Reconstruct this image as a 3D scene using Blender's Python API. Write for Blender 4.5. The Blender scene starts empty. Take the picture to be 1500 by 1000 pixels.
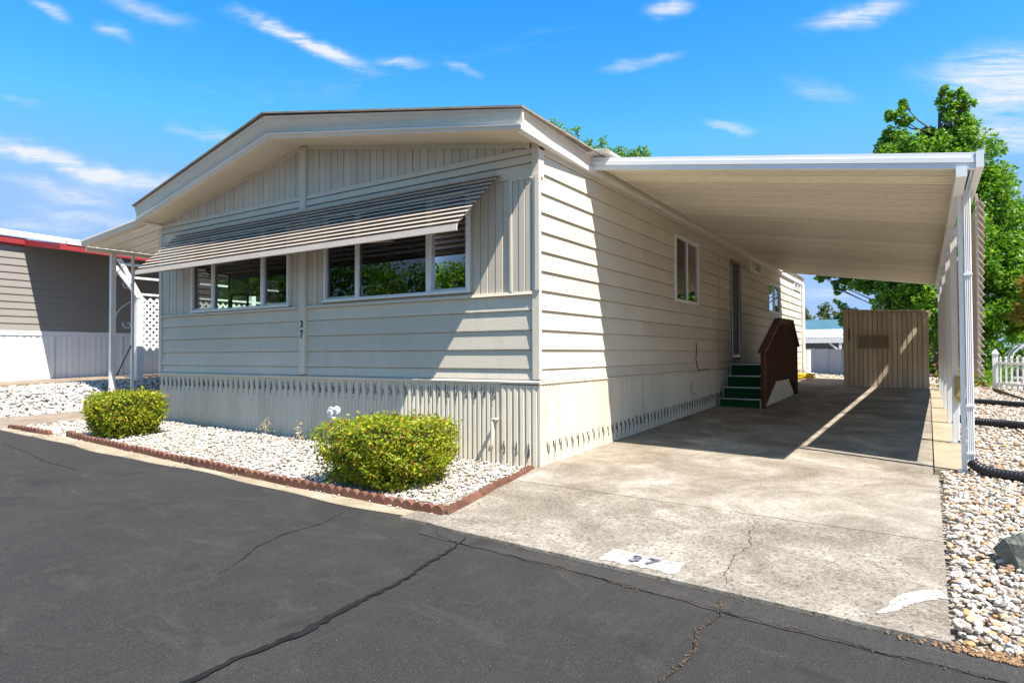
import bpy, math, random
import numpy as np
from mathutils import Vector, Matrix
random.seed(7); rng = np.random.default_rng(11)
S = bpy.context.scene; C = S.collection

# ---------------------------------------------------------------- camera
cam = bpy.data.objects.new('camera', bpy.data.cameras.new('camera')); C.objects.link(cam)
cr = Vector((0.83760835, 0.54625751, -0.00387108)); cu = Vector((0.01396456, -0.01432754, 0.99979984)); cf = Vector((-0.54609271, 0.83749475, 0.01962911))
cm = Matrix((cr, cu, -cf)).transposed().to_4x4(); cm.translation = (3.33377686, -5.62019111, 1.14949197)
cam.matrix_world = cm
cam.data.lens = 36*934.63/1500; cam.data.sensor_width = 36; cam.data.sensor_fit = 'HORIZONTAL'
cam.data.clip_end = 2000; cam.data.clip_start = .05
S.camera = cam

# ---------------------------------------------------------------- view, sun, sky
S.view_settings.view_transform = 'Standard'; S.view_settings.look = 'None'
S.view_settings.gamma = 1; S.view_settings.use_curve_mapping = False
S.view_settings.exposure = 1.24
sd = Vector((.635, -.205, 1.0)).normalized()            # towards the sun
sun = bpy.data.objects.new('sun', bpy.data.lights.new('sun', 'SUN')); C.objects.link(sun)
sun.data.energy = 4.6; sun.data.angle = math.radians(.5); sun.data.color = (1, .935, .83)
sun.rotation_euler = sd.to_track_quat('Z', 'Y').to_euler()
W = bpy.data.worlds.new('World'); S.world = W; W.use_nodes = True
wt = W.node_tree; wt.nodes.clear()
def N(t, k, **kw):
    n = t.nodes.new(k)
    for a, b in kw.items(): setattr(n, a, b)
    return n
def put(t, sock, v):
    if hasattr(v, 'is_output'): t.links.new(v, sock)
    else: sock.default_value = v
def M(t, op, a, b=0.0, c=None, clamp=False):
    n = N(t, 'ShaderNodeMath', operation=op, use_clamp=clamp); put(t, n.inputs[0], a); put(t, n.inputs[1], b)
    if c is not None: put(t, n.inputs[2], c)
    return n.outputs[0]
def dot(t, v, w):
    n = N(t, 'ShaderNodeVectorMath', operation='DOT_PRODUCT'); put(t, n.inputs[0], v); n.inputs[1].default_value = w
    return n.outputs['Value']
sky = N(wt, 'ShaderNodeTexSky', sky_type='NISHITA', sun_disc=False)
sky.sun_elevation = math.asin(sd.z); sky.sun_rotation = math.atan2(sd.x, sd.y)
sky.altitude = 100; sky.air_density = 1.1; sky.dust_density = .4; sky.ozone_density = 2.2
hs = N(wt, 'ShaderNodeHueSaturation'); hs.inputs['Saturation'].default_value = 1.46; hs.inputs['Value'].default_value = 1.0
wt.links.new(sky.outputs[0], hs.inputs['Color'])
tc = N(wt, 'ShaderNodeTexCoord'); D = tc.outputs['Generated']
# cirrus wisps: places on the sky given as directions round a bearing of 33 degrees west of north
R0 = (.8377, .5462, 0); F0 = (-.5462, .8377, 0)
df = M(wt, 'MAXIMUM', dot(wt, D, F0), .05)
ax = M(wt, 'DIVIDE', dot(wt, D, R0), df); az = M(wt, 'DIVIDE', dot(wt, D, (0, 0, 1)), df)
cmb = N(wt, 'ShaderNodeCombineXYZ'); wt.links.new(ax, cmb.inputs[0]); wt.links.new(az, cmb.inputs[1])
def noise(t, vec, scale, detail=6, rough=.6, dist=0.0, dim='3D'):
    n = N(t, 'ShaderNodeTexNoise', noise_dimensions=dim); put(t, n.inputs['Vector'], vec)
    n.inputs['Scale'].default_value = scale; n.inputs['Detail'].default_value = detail
    n.inputs['Roughness'].default_value = rough; n.inputs['Distortion'].default_value = dist
    return n.outputs['Fac']
def mapping(t, vec, sc=(1, 1, 1), rot=(0, 0, 0), loc=(0, 0, 0)):
    n = N(t, 'ShaderNodeMapping'); put(t, n.inputs['Vector'], vec)
    n.inputs['Scale'].default_value = sc; n.inputs['Rotation'].default_value = rot; n.inputs['Location'].default_value = loc
    return n.outputs[0]
wv = mapping(wt, cmb.outputs[0], (2.6, 20, 1), (0, 0, .13))
wn = noise(wt, wv, 2.4, 11, .74, .9)
warp = M(wt, 'MULTIPLY', M(wt, 'SUBTRACT', noise(wt, mapping(wt, cmb.outputs[0], (1, 1, 1)), 5, 4, .6), .5), .09)
azw = M(wt, 'ADD', az, warp)
wisps = [(360,22,530,86,9,1.25),(-30,212,275,270,13,1.3),(0,262,160,292,10,.55),(40,305,225,322,9,.5),(-20,328,130,330,12,.45),(60,285,200,262,16,.3),
 (1370,108,1560,100,22,1.1),(1410,150,1560,135,20,1.0),(1400,205,1560,190,24,.9),(1200,38,1335,-2,12,1.0),(955,8,1015,2,9,.9),(895,98,995,70,7,.55),
 (245,176,350,186,10,.45),(40,-4,95,22,8,.8),(135,28,185,52,8,.6),(160,-5,270,30,11,.6),(1040,180,1105,186,6,.6),(1160,120,1260,150,14,.3),
 (655,98,705,112,6,.45),(555,78,622,95,7,.6),(1175,440,1250,432,10,.6),(-260,120,-40,200,30,.9),(1580,60,1900,10,40,.9),(0,135,60,155,7,.3)]
tot = None
for u0, v0, u1, v1, w, k in wisps:
    a0, b0, a1, b1 = (u0-750)/934.6, (518-v0)/934.6, (u1-750)/934.6, (518-v1)/934.6
    L = math.hypot(a1-a0, b1-b0)/2; ca, sa = (a1-a0)/2/L, (b1-b0)/2/L; w /= 934.6
    x = M(wt, 'SUBTRACT', ax, (a0+a1)/2); y = M(wt, 'SUBTRACT', azw, (b0+b1)/2)
    p = M(wt, 'ADD', M(wt, 'MULTIPLY', x, ca/L), M(wt, 'MULTIPLY', y, sa/L))
    q = M(wt, 'ADD', M(wt, 'MULTIPLY', x, -sa/w), M(wt, 'MULTIPLY', y, ca/w))
    r = M(wt, 'ADD', M(wt, 'POWER', M(wt, 'ABSOLUTE', p), 3.0), M(wt, 'MULTIPLY', q, q))
    g = M(wt, 'MULTIPLY', M(wt, 'EXPONENT', M(wt, 'MULTIPLY', r, -1.0)), k)
    tot = g if tot is None else M(wt, 'ADD', tot, g)
front = M(wt, 'GREATER_THAN', dot(wt, D, F0), .06)
tot = M(wt, 'MULTIPLY', tot, front)
gen = noise(wt, mapping(wt, D, (2, 2, 9)), 1.3, 8, .62, .4)
tot = M(wt, 'ADD', tot, M(wt, 'MULTIPLY', M(wt, 'SUBTRACT', gen, .56, clamp=True), .8))
cl = M(wt, 'MULTIPLY', tot, M(wt, 'MULTIPLY', M(wt, 'SUBTRACT', wn, .30, clamp=True), 3.6), clamp=True)
low = M(wt, 'MULTIPLY', M(wt, 'POWER', M(wt, 'SUBTRACT', 1.0, M(wt, 'ABSOLUTE', dot(wt, D, (0, 0, 1))), clamp=True), 5.0), .16)
cl = M(wt, 'MAXIMUM', M(wt, 'MULTIPLY', cl, .93), low)
mx = N(wt, 'ShaderNodeMixRGB'); put(wt, mx.inputs[0], cl); dk = N(wt, 'ShaderNodeMixRGB', blend_type='DARKEN'); dk.inputs[0].default_value = 1; wt.links.new(hs.outputs[0], dk.inputs[1]); dk.inputs[2].default_value = (1.10, 1.95, 3.4, 1); wt.links.new(dk.outputs[0], mx.inputs[1]); mx.inputs[2].default_value = (3.0, 3.12, 3.35, 1)
bg = N(wt, 'ShaderNodeBackground'); bg.inputs['Strength'].default_value = .125
wt.links.new(mx.outputs[0], bg.inputs[0]); wo = N(wt, 'ShaderNodeOutputWorld'); wt.links.new(bg.outputs[0], wo.inputs[0])

# ---------------------------------------------------------------- materials
MATS = {}
def base(name, rough=.6, spec=.3, metal=0):
    m = bpy.data.materials.new(name); m.use_nodes = True; t = m.node_tree
    b = t.nodes['Principled BSDF']; b.inputs['Roughness'].default_value = rough
    b.inputs['Specular IOR Level'].default_value = spec; b.inputs['Metallic'].default_value = metal
    MATS[name] = m; return m, t, b
def pos(t): return N(t, 'ShaderNodeNewGeometry').outputs['Position']
def ramp(t, fac, stops, interp='LINEAR'):
    n = N(t, 'ShaderNodeValToRGB'); put(t, n.inputs[0], fac); e = n.color_ramp.elements; n.color_ramp.interpolation = interp
    while len(e) < len(stops): e.new(.5)
    for el, (p, c) in zip(e, stops): el.position = p; el.color = (*c, 1)
    return n.outputs[0]
def mix(t, f, a, b, mode='MIX'):
    n = N(t, 'ShaderNodeMixRGB', blend_type=mode); put(t, n.inputs[0], f)
    for s, v in ((n.inputs[1], a), (n.inputs[2], b)): put(t, s, v if hasattr(v, 'is_output') else (*v, 1))
    return n.outputs[0]
def bump(t, b, h, strength=.3, dist=.01):
    n = N(t, 'ShaderNodeBump'); n.inputs['Strength'].default_value = strength; n.inputs['Distance'].default_value = dist
    put(t, n.inputs['Height'], h); t.links.new(n.outputs[0], b.inputs['Normal'])
def rpi(t): return N(t, 'ShaderNodeNewGeometry').outputs['Random Per Island']
def sc(c, k): return tuple(x*k for x in c)
def paint(name, col, rough=.55, var=.12, vs=1.5, vst=(1, 1, 1), bs=40, bst=(1, 1, 1), bstr=.15, bd=.004, spec=.3, dirt=.0, metal=0, ov=0.0):
    m, t, b = base(name, rough, spec, metal); P = pos(t)
    f = noise(t, mapping(t, P, vst), vs, 6, .65)
    c = ramp(t, f, [(.3, sc(col, 1-var)), (.7, sc(col, 1+var*.5))])
    if ov:
        oi = N(t, 'ShaderNodeObjectInfo'); c = mix(t, 1.0, c, ramp(t, oi.outputs['Random'], [(0, (1-ov,)*3), (1, (1+ov*.3,)*3)]), 'MULTIPLY')
    if dirt:
        d = noise(t, mapping(t, P, (5, 5, .6)), 2.2, 7, .7)
        c = mix(t, M(t, 'MULTIPLY', ramp(t, d, [(.52, (0,0,0)), (.75, (1,1,1))]), dirt), c, sc((.30, .24, .17), .7))
    t.links.new(c, b.inputs['Base Color'])
    bump(t, b, noise(t, mapping(t, P, bst), bs, 5, .6), bstr, bd)
    return m
WALL = (.65, .585, .475)
siding_s = paint('siding_paint_side', WALL, .6, .08, 1.2, bs=14, bst=(1, 1, 9), bstr=.35, bd=.006, dirt=.10, ov=.10)
siding_f = paint('siding_paint', WALL, .6, .08, 1.2, bs=16, bst=(1, 1, 9), bstr=.55, bd=.006, dirt=.16, ov=.10)
board_v = paint('vertical_board_paint', sc(WALL, .96), .6, .08, 1.4, bs=22, bst=(8, 8, .7), bstr=.5, bd=.005, dirt=.10, ov=.10)
trim_m = paint('trim_paint', sc(WALL, 1.02), .55, .07, 2, bs=18, bst=(1, 1, 1), bstr=.2, dirt=.1)
soffit_m = paint('soffit_paint', (.72, .62, .46), .6, .06, 1)
fascia_m = paint('fascia_paint', (.80, .655, .51), .5, .07, 2, dirt=.12)
skirt_m = paint('skirt_metal', (.68, .605, .48), .45, .10, 1.2, (1, 1, .5), bs=5, bstr=.12, bd=.01, dirt=.30, ov=.08)
white_m = paint('white_paint', (.78, .78, .77), .4, .05, 3, bs=30, bstr=.05)
white_dirty = paint('white_metal', (.76, .76, .75), .38, .08, 3, (3, 3, .8), bs=12, bstr=.06, dirt=.18)
pan_m = paint('carport_pan', (.84, .77, .63), .42, .05, 2, bs=6, bstr=.05, dirt=.10, ov=.13)
vinyl_m = paint('window_vinyl', (.80, .80, .78), .35, .03, 4, bstr=.02)
alu_m = paint('aluminium', (.55, .56, .57), .3, .06, 4, bstr=.04, metal=.6)
black_m = paint('black_plastic', (.018, .019, .022), .38, .1, 20, bstr=.1)
dark_m = paint('dark_opening', (.02, .019, .018), .8)
awn_shadow = paint('awning_lap_shadow', (.15, .118, .098), .5, .2, 3)  # shade under each awning lap, painted as a brown strip
awn_m = paint('awning_metal', (.58, .49, .40), .45, .14, 2, (2, 6, 6), bs=8, bstr=.08, dirt=.35)
awn_lip = paint('awning_valance', (.60, .51, .43), .45, .1, 3, dirt=.2)
roof_m = paint('roof_edge', (.30, .25, .20), .8, .3, 6, bs=60, bstr=.5)
nb_wall = paint('grey_lap_siding', (.26, .24, .22), .6, .06, 1, bs=14, bst=(1, 1, 9), bstr=.3)
nb_red = paint('red_trim', (.30, .032, .034), .45, .15, 6)
nb_roof = paint('white_gravel_roof', (.7, .69, .66), .8, .3, 14, bs=60, bstr=.7, bd=.03)
nb_skirt = paint('white_skirt', (.74, .76, .80), .5, .04, 1)
shed_m = paint('shed_paint', (.62, .53, .39), .6, .1, 1.5, (4, 4, .7), bs=22, bst=(8, 8, .7), bstr=.4, dirt=.15, ov=.15)
rail_shadow = paint('rail_gap_shadow', (.035, .012, .007), .6, .35, 6)  # dark of the gaps between balusters, put into the colour
rail_m = paint('stained_wood', (.105, .036, .014), .55, .35, 6, (6, 6, .8), bs=30, bst=(6, 6, .8), bstr=.3)
carpet_m = paint('green_carpet', (.008, .075, .022), .95, .3, 40, bs=400, bstr=.6, bd=.004)
door_m = paint('dark_screen', (.06, .05, .042), .5)
blind_m = paint('blind_slat', (.62, .52, .47), .6)
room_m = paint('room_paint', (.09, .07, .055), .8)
shade_m = paint('lamp_shade', (.5, .46, .38), .8)
yellow_m = paint('yellow_plastic', (.52, .42, .05), .4, .2, 8)
tan_m = paint('tan_box', (.40, .32, .12), .5, .25, 8)
hose_y = paint('yellow_hose', (.75, .58, .02), .4)
pipe_m = paint('painted_pipe', sc(WALL, .95), .5, .15, 8)
bark_m = paint('bark', (.13, .095, .07), .9, .4, 5, (1, 1, .3), bs=14, bst=(1, 1, .25), bstr=.8, bd=.03)
twig_m = paint('twig', (.12, .075, .05), .9)
dry_m = paint('dry_stalk', (.42, .33, .19), .8, .3, 9)
brick_m = paint('red_edging', (.19, .085, .056), .85, .35, 9, bs=70, bstr=.9, bd=.008, dirt=.5, ov=.35)
rock_m = paint('grey_rock', (.20, .20, .165), .9, .5, 9, bs=25, bstr=.9, bd=.03)
blue_roof = paint('blue_roof', (.07, .15, .19), .5, .2, 2)
fence_w = paint('pale_fence', (.74, .68, .68), .6, .05, 2)
path_m = paint('old_path_concrete', (.27, .215, .165), .85, .3, 3, bs=60, bstr=.5)
flower_m = paint('flower_petal', (.75, .25, .03), .6)
purple_m = paint('car_blue', (.05, .08, .16), .3)

def glass(name, tint=(.75, .85, .8), k=1.35, add=.03):
    m = bpy.data.materials.new(name); m.use_nodes = True; t = m.node_tree; t.nodes.clear()
    fr = N(t, 'ShaderNodeFresnel'); fr.inputs[0].default_value = 1.52
    tr = N(t, 'ShaderNodeBsdfTransparent'); tr.inputs[0].default_value = (*tint, 1)
    gl = N(t, 'ShaderNodeBsdfGlossy'); gl.inputs['Roughness'].default_value = 0.004; gl.inputs[0].default_value = (1, 1, 1, 1)
    ms = N(t, 'ShaderNodeMixShader'); o = N(t, 'ShaderNodeOutputMaterial')
    t.links.new(M(t, 'ADD', M(t, 'MULTIPLY', fr.outputs[0], k), add, clamp=True), ms.inputs[0])
    t.links.new(tr.outputs[0], ms.inputs[1]); t.links.new(gl.outputs[0], ms.inputs[2]); t.links.new(ms.outputs[0], o.inputs[0])
    return m
glass_m = glass('window_glass', (.70, .80, .74), 1.6, .02)
screen_m = glass('window_screen_glass', (.30, .31, .33), 1.1, .02)

def concrete(nm='driveway_concrete', gk=1.0, spk=1.0):
    m, t, b = base(nm, .85, .2); P = pos(t)
    big = noise(t, P, 1.3, 10, .72, .6); mid = noise(t, P, 5, 6, .7)
    c = ramp(t, big, [(.32, (.105*gk, .085*gk, .062*gk)), (.45, (.19*gk, .163*gk, .128*gk)), (.55, (.27*gk, .24*gk, .197*gk)), (.68, (.42*gk, .385*gk, .33*gk))])
    c = mix(t, ramp(t, mid, [(.45, (.0,)*3), (.72, (.6,)*3)]), c, (.21, .165, .12))
    sp = noise(t, P, 38 if spk > .8 else 48, 4, .9); sp2 = noise(t, P, 60, 3, .8)
    c = mix(t, ramp(t, sp, [(.52, (0,)*3), (.585, (.9*spk,)*3)]), c, (.085, .065, .05))
    c = mix(t, ramp(t, sp2, [(.55, (0,)*3), (.63, (.35,)*3)]), c, (.55, .52, .46))
    t.links.new(c, b.inputs['Base Color'])
    bump(t, b, M(t, 'ADD', noise(t, P, 90, 4, .7), M(t, 'MULTIPLY', mid, 1.2)), .35, .006)
    return m
conc_m = concrete('driveway_concrete', 1.2, .6); conc_f = concrete('driveway_front_concrete', 1.12, 1.0)
def concrete2(name, c1, c2):
    m, t, b = base(name, .85, .2); P = pos(t)
    c = ramp(t, noise(t, P, 2.2, 8, .7, .3), [(.3, c1), (.7, c2)])
    c = mix(t, ramp(t, noise(t, P, 110, 3, .7), [(.56, (0,)*3), (.68, (.5,)*3)]), c, sc(c1, .5))
    t.links.new(c, b.inputs['Base Color']); bump(t, b, noise(t, P, 60, 5, .7), .4, .006)
    return m
strip_m = concrete2('strip_concrete', (.27, .21, .135), (.42, .36, .265))
kerb_m = concrete2('road_edge_concrete', (.24, .185, .12), (.44, .375, .28))
def asphalt(name, k=1.0):
    m, t, b = base(name, .82, .35); P = pos(t)
    c = ramp(t, noise(t, P, 1.1, 9, .7, 1.2), [(.25, (.015*k, .0142*k, .0138*k)), (.5, (.022*k, .0205*k, .0192*k)), (.78, (.036*k, .032*k, .028*k))])
    c = mix(t, ramp(t, noise(t, mapping(t, P, (1, 2.2, 1), (0, 0, .5)), 1.7, 8, .75, 1.2), [(.53, (0,)*3), (.72, (.75,)*3)]), c, (.062*k, .054*k, .044*k))
    g = noise(t, P, 150, 3, .85)
    c = mix(t, ramp(t, g, [(.50, (0,)*3), (.62, (.60,)*3)]), c, (.085*k, .078*k, .070*k))
    c = mix(t, ramp(t, noise(t, P, 110, 3, .8), [(.52, (0,)*3), (.64, (.6,)*3)]), c, (.012, .0115, .011))
    c = mix(t, ramp(t, noise(t, mapping(t, P, (9, .7, 1), (0, 0, -.35)), 3, 6, .7), [(.50, (0,)*3), (.72, (.35,)*3)]), c, (.050*k, .046*k, .040*k))
    c = mix(t, ramp(t, noise(t, mapping(t, P, (1, 1, 1), (0, 0, 0), (7, 3, 0)), 1.6, 5, .6, .8), [(.62, (0,)*3), (.72, (.55,)*3)]), c, (.012, .0115, .011))
    v = N(t, 'ShaderNodeTexVoronoi'); t.links.new(P, v.inputs['Vector']); v.inputs['Scale'].default_value = 34
    sel = M(t, 'LESS_THAN', v.outputs['Distance'], .085)
    vr = N(t, 'ShaderNodeSeparateColor'); t.links.new(v.outputs['Color'], vr.inputs[0])
    sel = M(t, 'MULTIPLY', sel, M(t, 'GREATER_THAN', vr.outputs[0], .80))
    c = mix(t, sel, c, (.16, .155, .148))
    t.links.new(c, b.inputs['Base Color'])
    bump(t, b, M(t, 'ADD', noise(t, P, 120, 4, .75), noise(t, mapping(t, P, (1, 1, 1)), 25, 3, .6)), .55, .006)
    return m
road_m = asphalt('asphalt'); patch_m = asphalt('asphalt_edge', 1.3)
seal_m = paint('crack_sealer', (.011, .0105, .010), .7, .5, 6, bs=60, bstr=.4)
crack_m = paint('crack_fill', (.035, .028, .022), .9, .6, 20)
crackd_m = paint('crack_debris', (.20, .13, .07), .95, .9, 60)
def groundmat():
    m, t, b = base('gravel_ground', .95, .1); P = pos(t)
    c = ramp(t, noise(t, P, 30, 5, .8), [(.3, (.16, .13, .10)), (.5, (.34, .30, .25)), (.7, (.52, .49, .44))])
    t.links.new(c, b.inputs['Base Color']); bump(t, b, noise(t, P, 35, 4, .8), .8, .03)
    return m
ground_m = groundmat()
def stonemat(name, stops):
    m, t, b = base(name, .8, .25); P = pos(t)
    c = ramp(t, rpi(t), stops)
    c = mix(t, ramp(t, noise(t, P, 45, 4, .7), [(.4, (0,)*3), (.75, (.4,)*3)]), c, (.30, .24, .18))
    t.links.new(c, b.inputs['Base Color']); bump(t, b, noise(t, P, 70, 4, .7), .35, .006)
    return m
st_white = stonemat('white_marble_chip', [(0, (.60, .58, .54)), (.3, (.46, .445, .42)), (.55, (.66, .64, .60)), (.75, (.42, .38, .33)), (.88, (.40, .31, .22)), (1, (.26, .245, .23))])
st_mix = stonemat('mixed_river_pebble', [(0, (.60, .56, .49)), (.2, (.44, .38, .31)), (.36, (.72, .69, .63)), (.5, (.33, .29, .26)), (.62, (.60, .53, .45)), (.72, (.74, .70, .64)), (.77, (.52, .30, .11)), (.85, (.30, .17, .12)), (.91, (.56, .40, .22)), (1, (.17, .16, .16))])
st_left = stonemat('white_cobble', [(0, (.56, .55, .53)), (.4, (.42, .41, .40)), (.7, (.62, .61, .58)), (.9, (.30, .285, .27)), (1, (.42, .30, .22))])
def leafmat(name, stops, trans=.35, rough=.45):
    m, t, b = base(name, rough, .35)
    c = ramp(t, rpi(t), stops); t.links.new(c, b.inputs['Base Color'])
    tl = N(t, 'ShaderNodeBsdfTranslucent'); t.links.new(mix(t, 1.0, c, (1.5, 1.6, .7), 'MULTIPLY'), tl.inputs[0])
    ms = N(t, 'ShaderNodeMixShader'); ms.inputs[0].default_value = trans
    t.links.new(b.outputs[0], ms.inputs[1]); t.links.new(tl.outputs[0], ms.inputs[2])
    t.links.new(ms.outputs[0], t.nodes['Material Output'].inputs[0]); return m
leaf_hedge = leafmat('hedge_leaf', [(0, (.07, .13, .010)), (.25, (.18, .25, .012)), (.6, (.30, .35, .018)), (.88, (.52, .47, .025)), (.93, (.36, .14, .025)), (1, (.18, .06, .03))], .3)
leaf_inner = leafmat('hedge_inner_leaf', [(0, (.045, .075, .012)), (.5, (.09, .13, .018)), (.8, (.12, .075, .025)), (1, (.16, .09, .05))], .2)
leaf_tree = leafmat('tree_leaf', [(0, (.04, .12, .012)), (.35, (.09, .22, .018)), (.7, (.15, .29, .022)), (1, (.27, .40, .035))], .42)
leaf_far = leafmat('far_leaf', [(0, (.05, .08, .03)), (.5, (.08, .12, .04)), (1, (.13, .16, .05))], .3)
leaf_red = leafmat('yellowing_leaf', [(0, (.10, .16, .02)), (.5, (.24, .24, .03)), (.8, (.34, .18, .04)), (1, (.30, .10, .04))], .4)
def corr_glass():
    return glass('greenhouse_glass', (.80, .86, .88), 1.4, .12)
gh_glass = corr_glass()

# ---------------------------------------------------------------- mesh helpers
class MB:
    def __init__(s): s.v = []; s.f = []
    def poly(s, pts, faces):
        n = len(s.v); s.v += [tuple(p) for p in pts]; s.f += [tuple(n+i for i in f) for f in faces]; return s
    def box(s, x0, x1, y0, y1, z0, z1):
        p = [(x, y, z) for z in (z0, z1) for y in (y0, y1) for x in (x0, x1)]
        return s.poly(p, [(0,2,3,1),(4,5,7,6),(0,1,5,4),(2,6,7,3),(0,4,6,2),(1,3,7,5)])
    def ext(s, prof, a, b):
        """prism: prof = list of points (tuples) at end a given by fn a, same at b"""
        n = len(prof); p = [a(q) for q in prof]+[b(q) for q in prof]
        f = [tuple(range(n-1, -1, -1)), tuple(range(n, 2*n))]+[(i, (i+1) % n, n+(i+1) % n, n+i) for i in range(n)]
        return s.poly(p, f)
    def extx(s, prof, x0, x1): return s.ext(prof, lambda q: (x0, q[0], q[1]), lambda q: (x1, q[0], q[1]))      # prof (y,z)
    def exty(s, prof, y0, y1): return s.ext(prof, lambda q: (q[0], y0, q[1]), lambda q: (q[0], y1, q[1]))      # prof (x,z)
    def extz(s, prof, z0, z1): return s.ext(prof, lambda q: (q[0], q[1], z0), lambda q: (q[0], q[1], z1))      # prof (x,y)
    def hexa(s, b, t): # 4 bottom pts, 4 top pts
        return s.poly(list(b)+list(t), [(3,2,1,0),(4,5,6,7),(0,1,5,4),(1,2,6,5),(2,3,7,6),(3,0,4,7)])
    def tube(s, pts, r, n=10, cap=True):
        pts = [Vector(p) for p in pts]; rs = r if isinstance(r, (list, tuple)) else [r]*len(pts)
        k0 = len(s.v); up = Vector((0, 0, 1)); prev = None
        for i, p in enumerate(pts):
            d = (pts[min(i+1, len(pts)-1)]-pts[max(i-1, 0)]).normalized()
            if prev is None: u = d.cross(up if abs(d.z) < .9 else Vector((1, 0, 0))).normalized()
            else: u = (prev-d*prev.dot(d)).normalized()
            prev = u; w = d.cross(u)
            for j in range(n):
                a = 2*math.pi*j/n; s.v.append(tuple(p+(u*math.cos(a)+w*math.sin(a))*rs[i]))
        for i in range(len(pts)-1):
            for j in range(n):
                s.f.append((k0+i*n+j, k0+i*n+(j+1) % n, k0+(i+1)*n+(j+1) % n, k0+(i+1)*n+j))
        if cap: s.f.append(tuple(k0+j for j in range(n-1, -1, -1))); s.f.append(tuple(k0+(len(pts)-1)*n+j for j in range(n)))
        return s
    def beam(s, a, b, w, h, up=(0, 0, 1)):
        a = Vector(a); b = Vector(b); d = (b-a).normalized(); r = d.cross(Vector(up))
        if r.length < .01: r = d.cross(Vector((0, 1, 0)))
        r.normalize(); u = r.cross(d); r *= w/2; u *= h/2
        return s.hexa([a-r-u, a+r-u, a+r+u, a-r+u], [b-r-u, b+r-u, b+r+u, b-r+u])
    def build(s, name, mat, parent=None, smooth=False, bev=0):
        me = bpy.data.meshes.new(name); off = Vector(parent['_o']) if parent is not None else Vector((0, 0, 0))
        me.from_pydata([tuple(Vector(v)-off) for v in s.v], [], s.f); me.materials.append(mat)
        import bmesh
        bm = bmesh.new(); bm.from_mesh(me); bmesh.ops.recalc_face_normals(bm, faces=bm.faces)
        if bev: bmesh.ops.bevel(bm, geom=bm.edges[:]+bm.verts[:], offset=bev, segments=1, affect='EDGES', clamp_overlap=True)
        bm.to_mesh(me); bm.free()
        if smooth: me.shade_smooth()
        o = bpy.data.objects.new(name, me); C.objects.link(o)
        if parent is not None:
            o.parent = parent; o['_o'] = parent['_o']
        return o
def tag(o, label=None, cat=None, group=None, kind=None):
    if label: o['label'] = label
    if cat: o['category'] = cat
    if group: o['group'] = group
    if kind: o['kind'] = kind
    return o
def thing(name, loc, label, cat, group=None):
    o = bpy.data.objects.new(name, None); C.objects.link(o); o.location = loc; o['_o'] = tuple(loc); o.empty_display_size = .2
    return tag(o, label, cat, group)
def fastmesh(name, V, F, mat, parent=None, smooth=False):
    """V (n,3), F (m,k) arrays"""
    me = bpy.data.meshes.new(name); V = np.asarray(V, dtype=np.float32)
    if parent is not None: V = V-np.array(parent['_o'], dtype=np.float32)
    k = F.shape[1]; me.vertices.add(len(V)); me.vertices.foreach_set('co', V.ravel())
    me.loops.add(F.size); me.loops.foreach_set('vertex_index', F.ravel().astype(np.int32))
    me.polygons.add(len(F)); me.polygons.foreach_set('loop_start', np.arange(0, F.size, k, dtype=np.int32))
    me.polygons.foreach_set('loop_total', np.full(len(F), k, dtype=np.int32))
    me.polygons.foreach_set('use_smooth', np.full(len(F), smooth)); me.update(calc_edges=True); me.validate()
    me.materials.append(mat); o = bpy.data.objects.new(name, me); C.objects.link(o)
    if parent is not None: o.parent = parent; o['_o'] = parent['_o']
    return o
def leaves(name, P, size, mat, parent=None, droop=.0, bias=None):
    """one folded diamond leaf (two faces sharing the midrib) per point"""
    n = len(P); a = rng.normal(size=(n, 3)); a[:, 2] *= .7; a /= np.linalg.norm(a, axis=1)[:, None]
    b = rng.normal(size=(n, 3))
    if bias is not None: b += bias
    b -= (a*b).sum(1)[:, None]*a; b /= np.linalg.norm(b, axis=1)[:, None]; c = np.cross(a, b)
    s = size*rng.uniform(.45, 1.3, n)[:, None]
    V = np.stack([P-a*s*.5, P+c*s*.32+b*s*.08, P+a*s*.55, P-c*s*.32+b*s*.08], 1).reshape(-1, 3)
    i = np.arange(n)[:, None]*4
    F = np.concatenate([i+np.array([[0, 1, 2]]), i+np.array([[0, 2, 3]])], 0)
    return fastmesh(name, V, F, mat, parent)
smooth01 = lambda t: (lambda u: u*u*(3-2*u))(min(1, max(0, t)))
def gz(x, y):
    z = -.018*max(-22, min(14, x))+.026*max(-14, min(24, y))
    return z+.36*smooth01((-9.5-x)/2.1)*smooth01((y+2.6)/1.0)
def sheet(name, xs, ys, dz, mat, thick=0, fn=None, jitter=None):
    mb = MB(); nx, ny = len(xs), len(ys)
    for y in ys:
        for x in xs:
            yy = y+(jitter(x) if (jitter and y == ys[0]) else 0)
            mb.v.append((x, yy, gz(x, yy)+dz))
    for j in range(ny-1):
        for i in range(nx-1): mb.f.append((j*nx+i, j*nx+i+1, (j+1)*nx+i+1, (j+1)*nx+i))
    return mb

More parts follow.
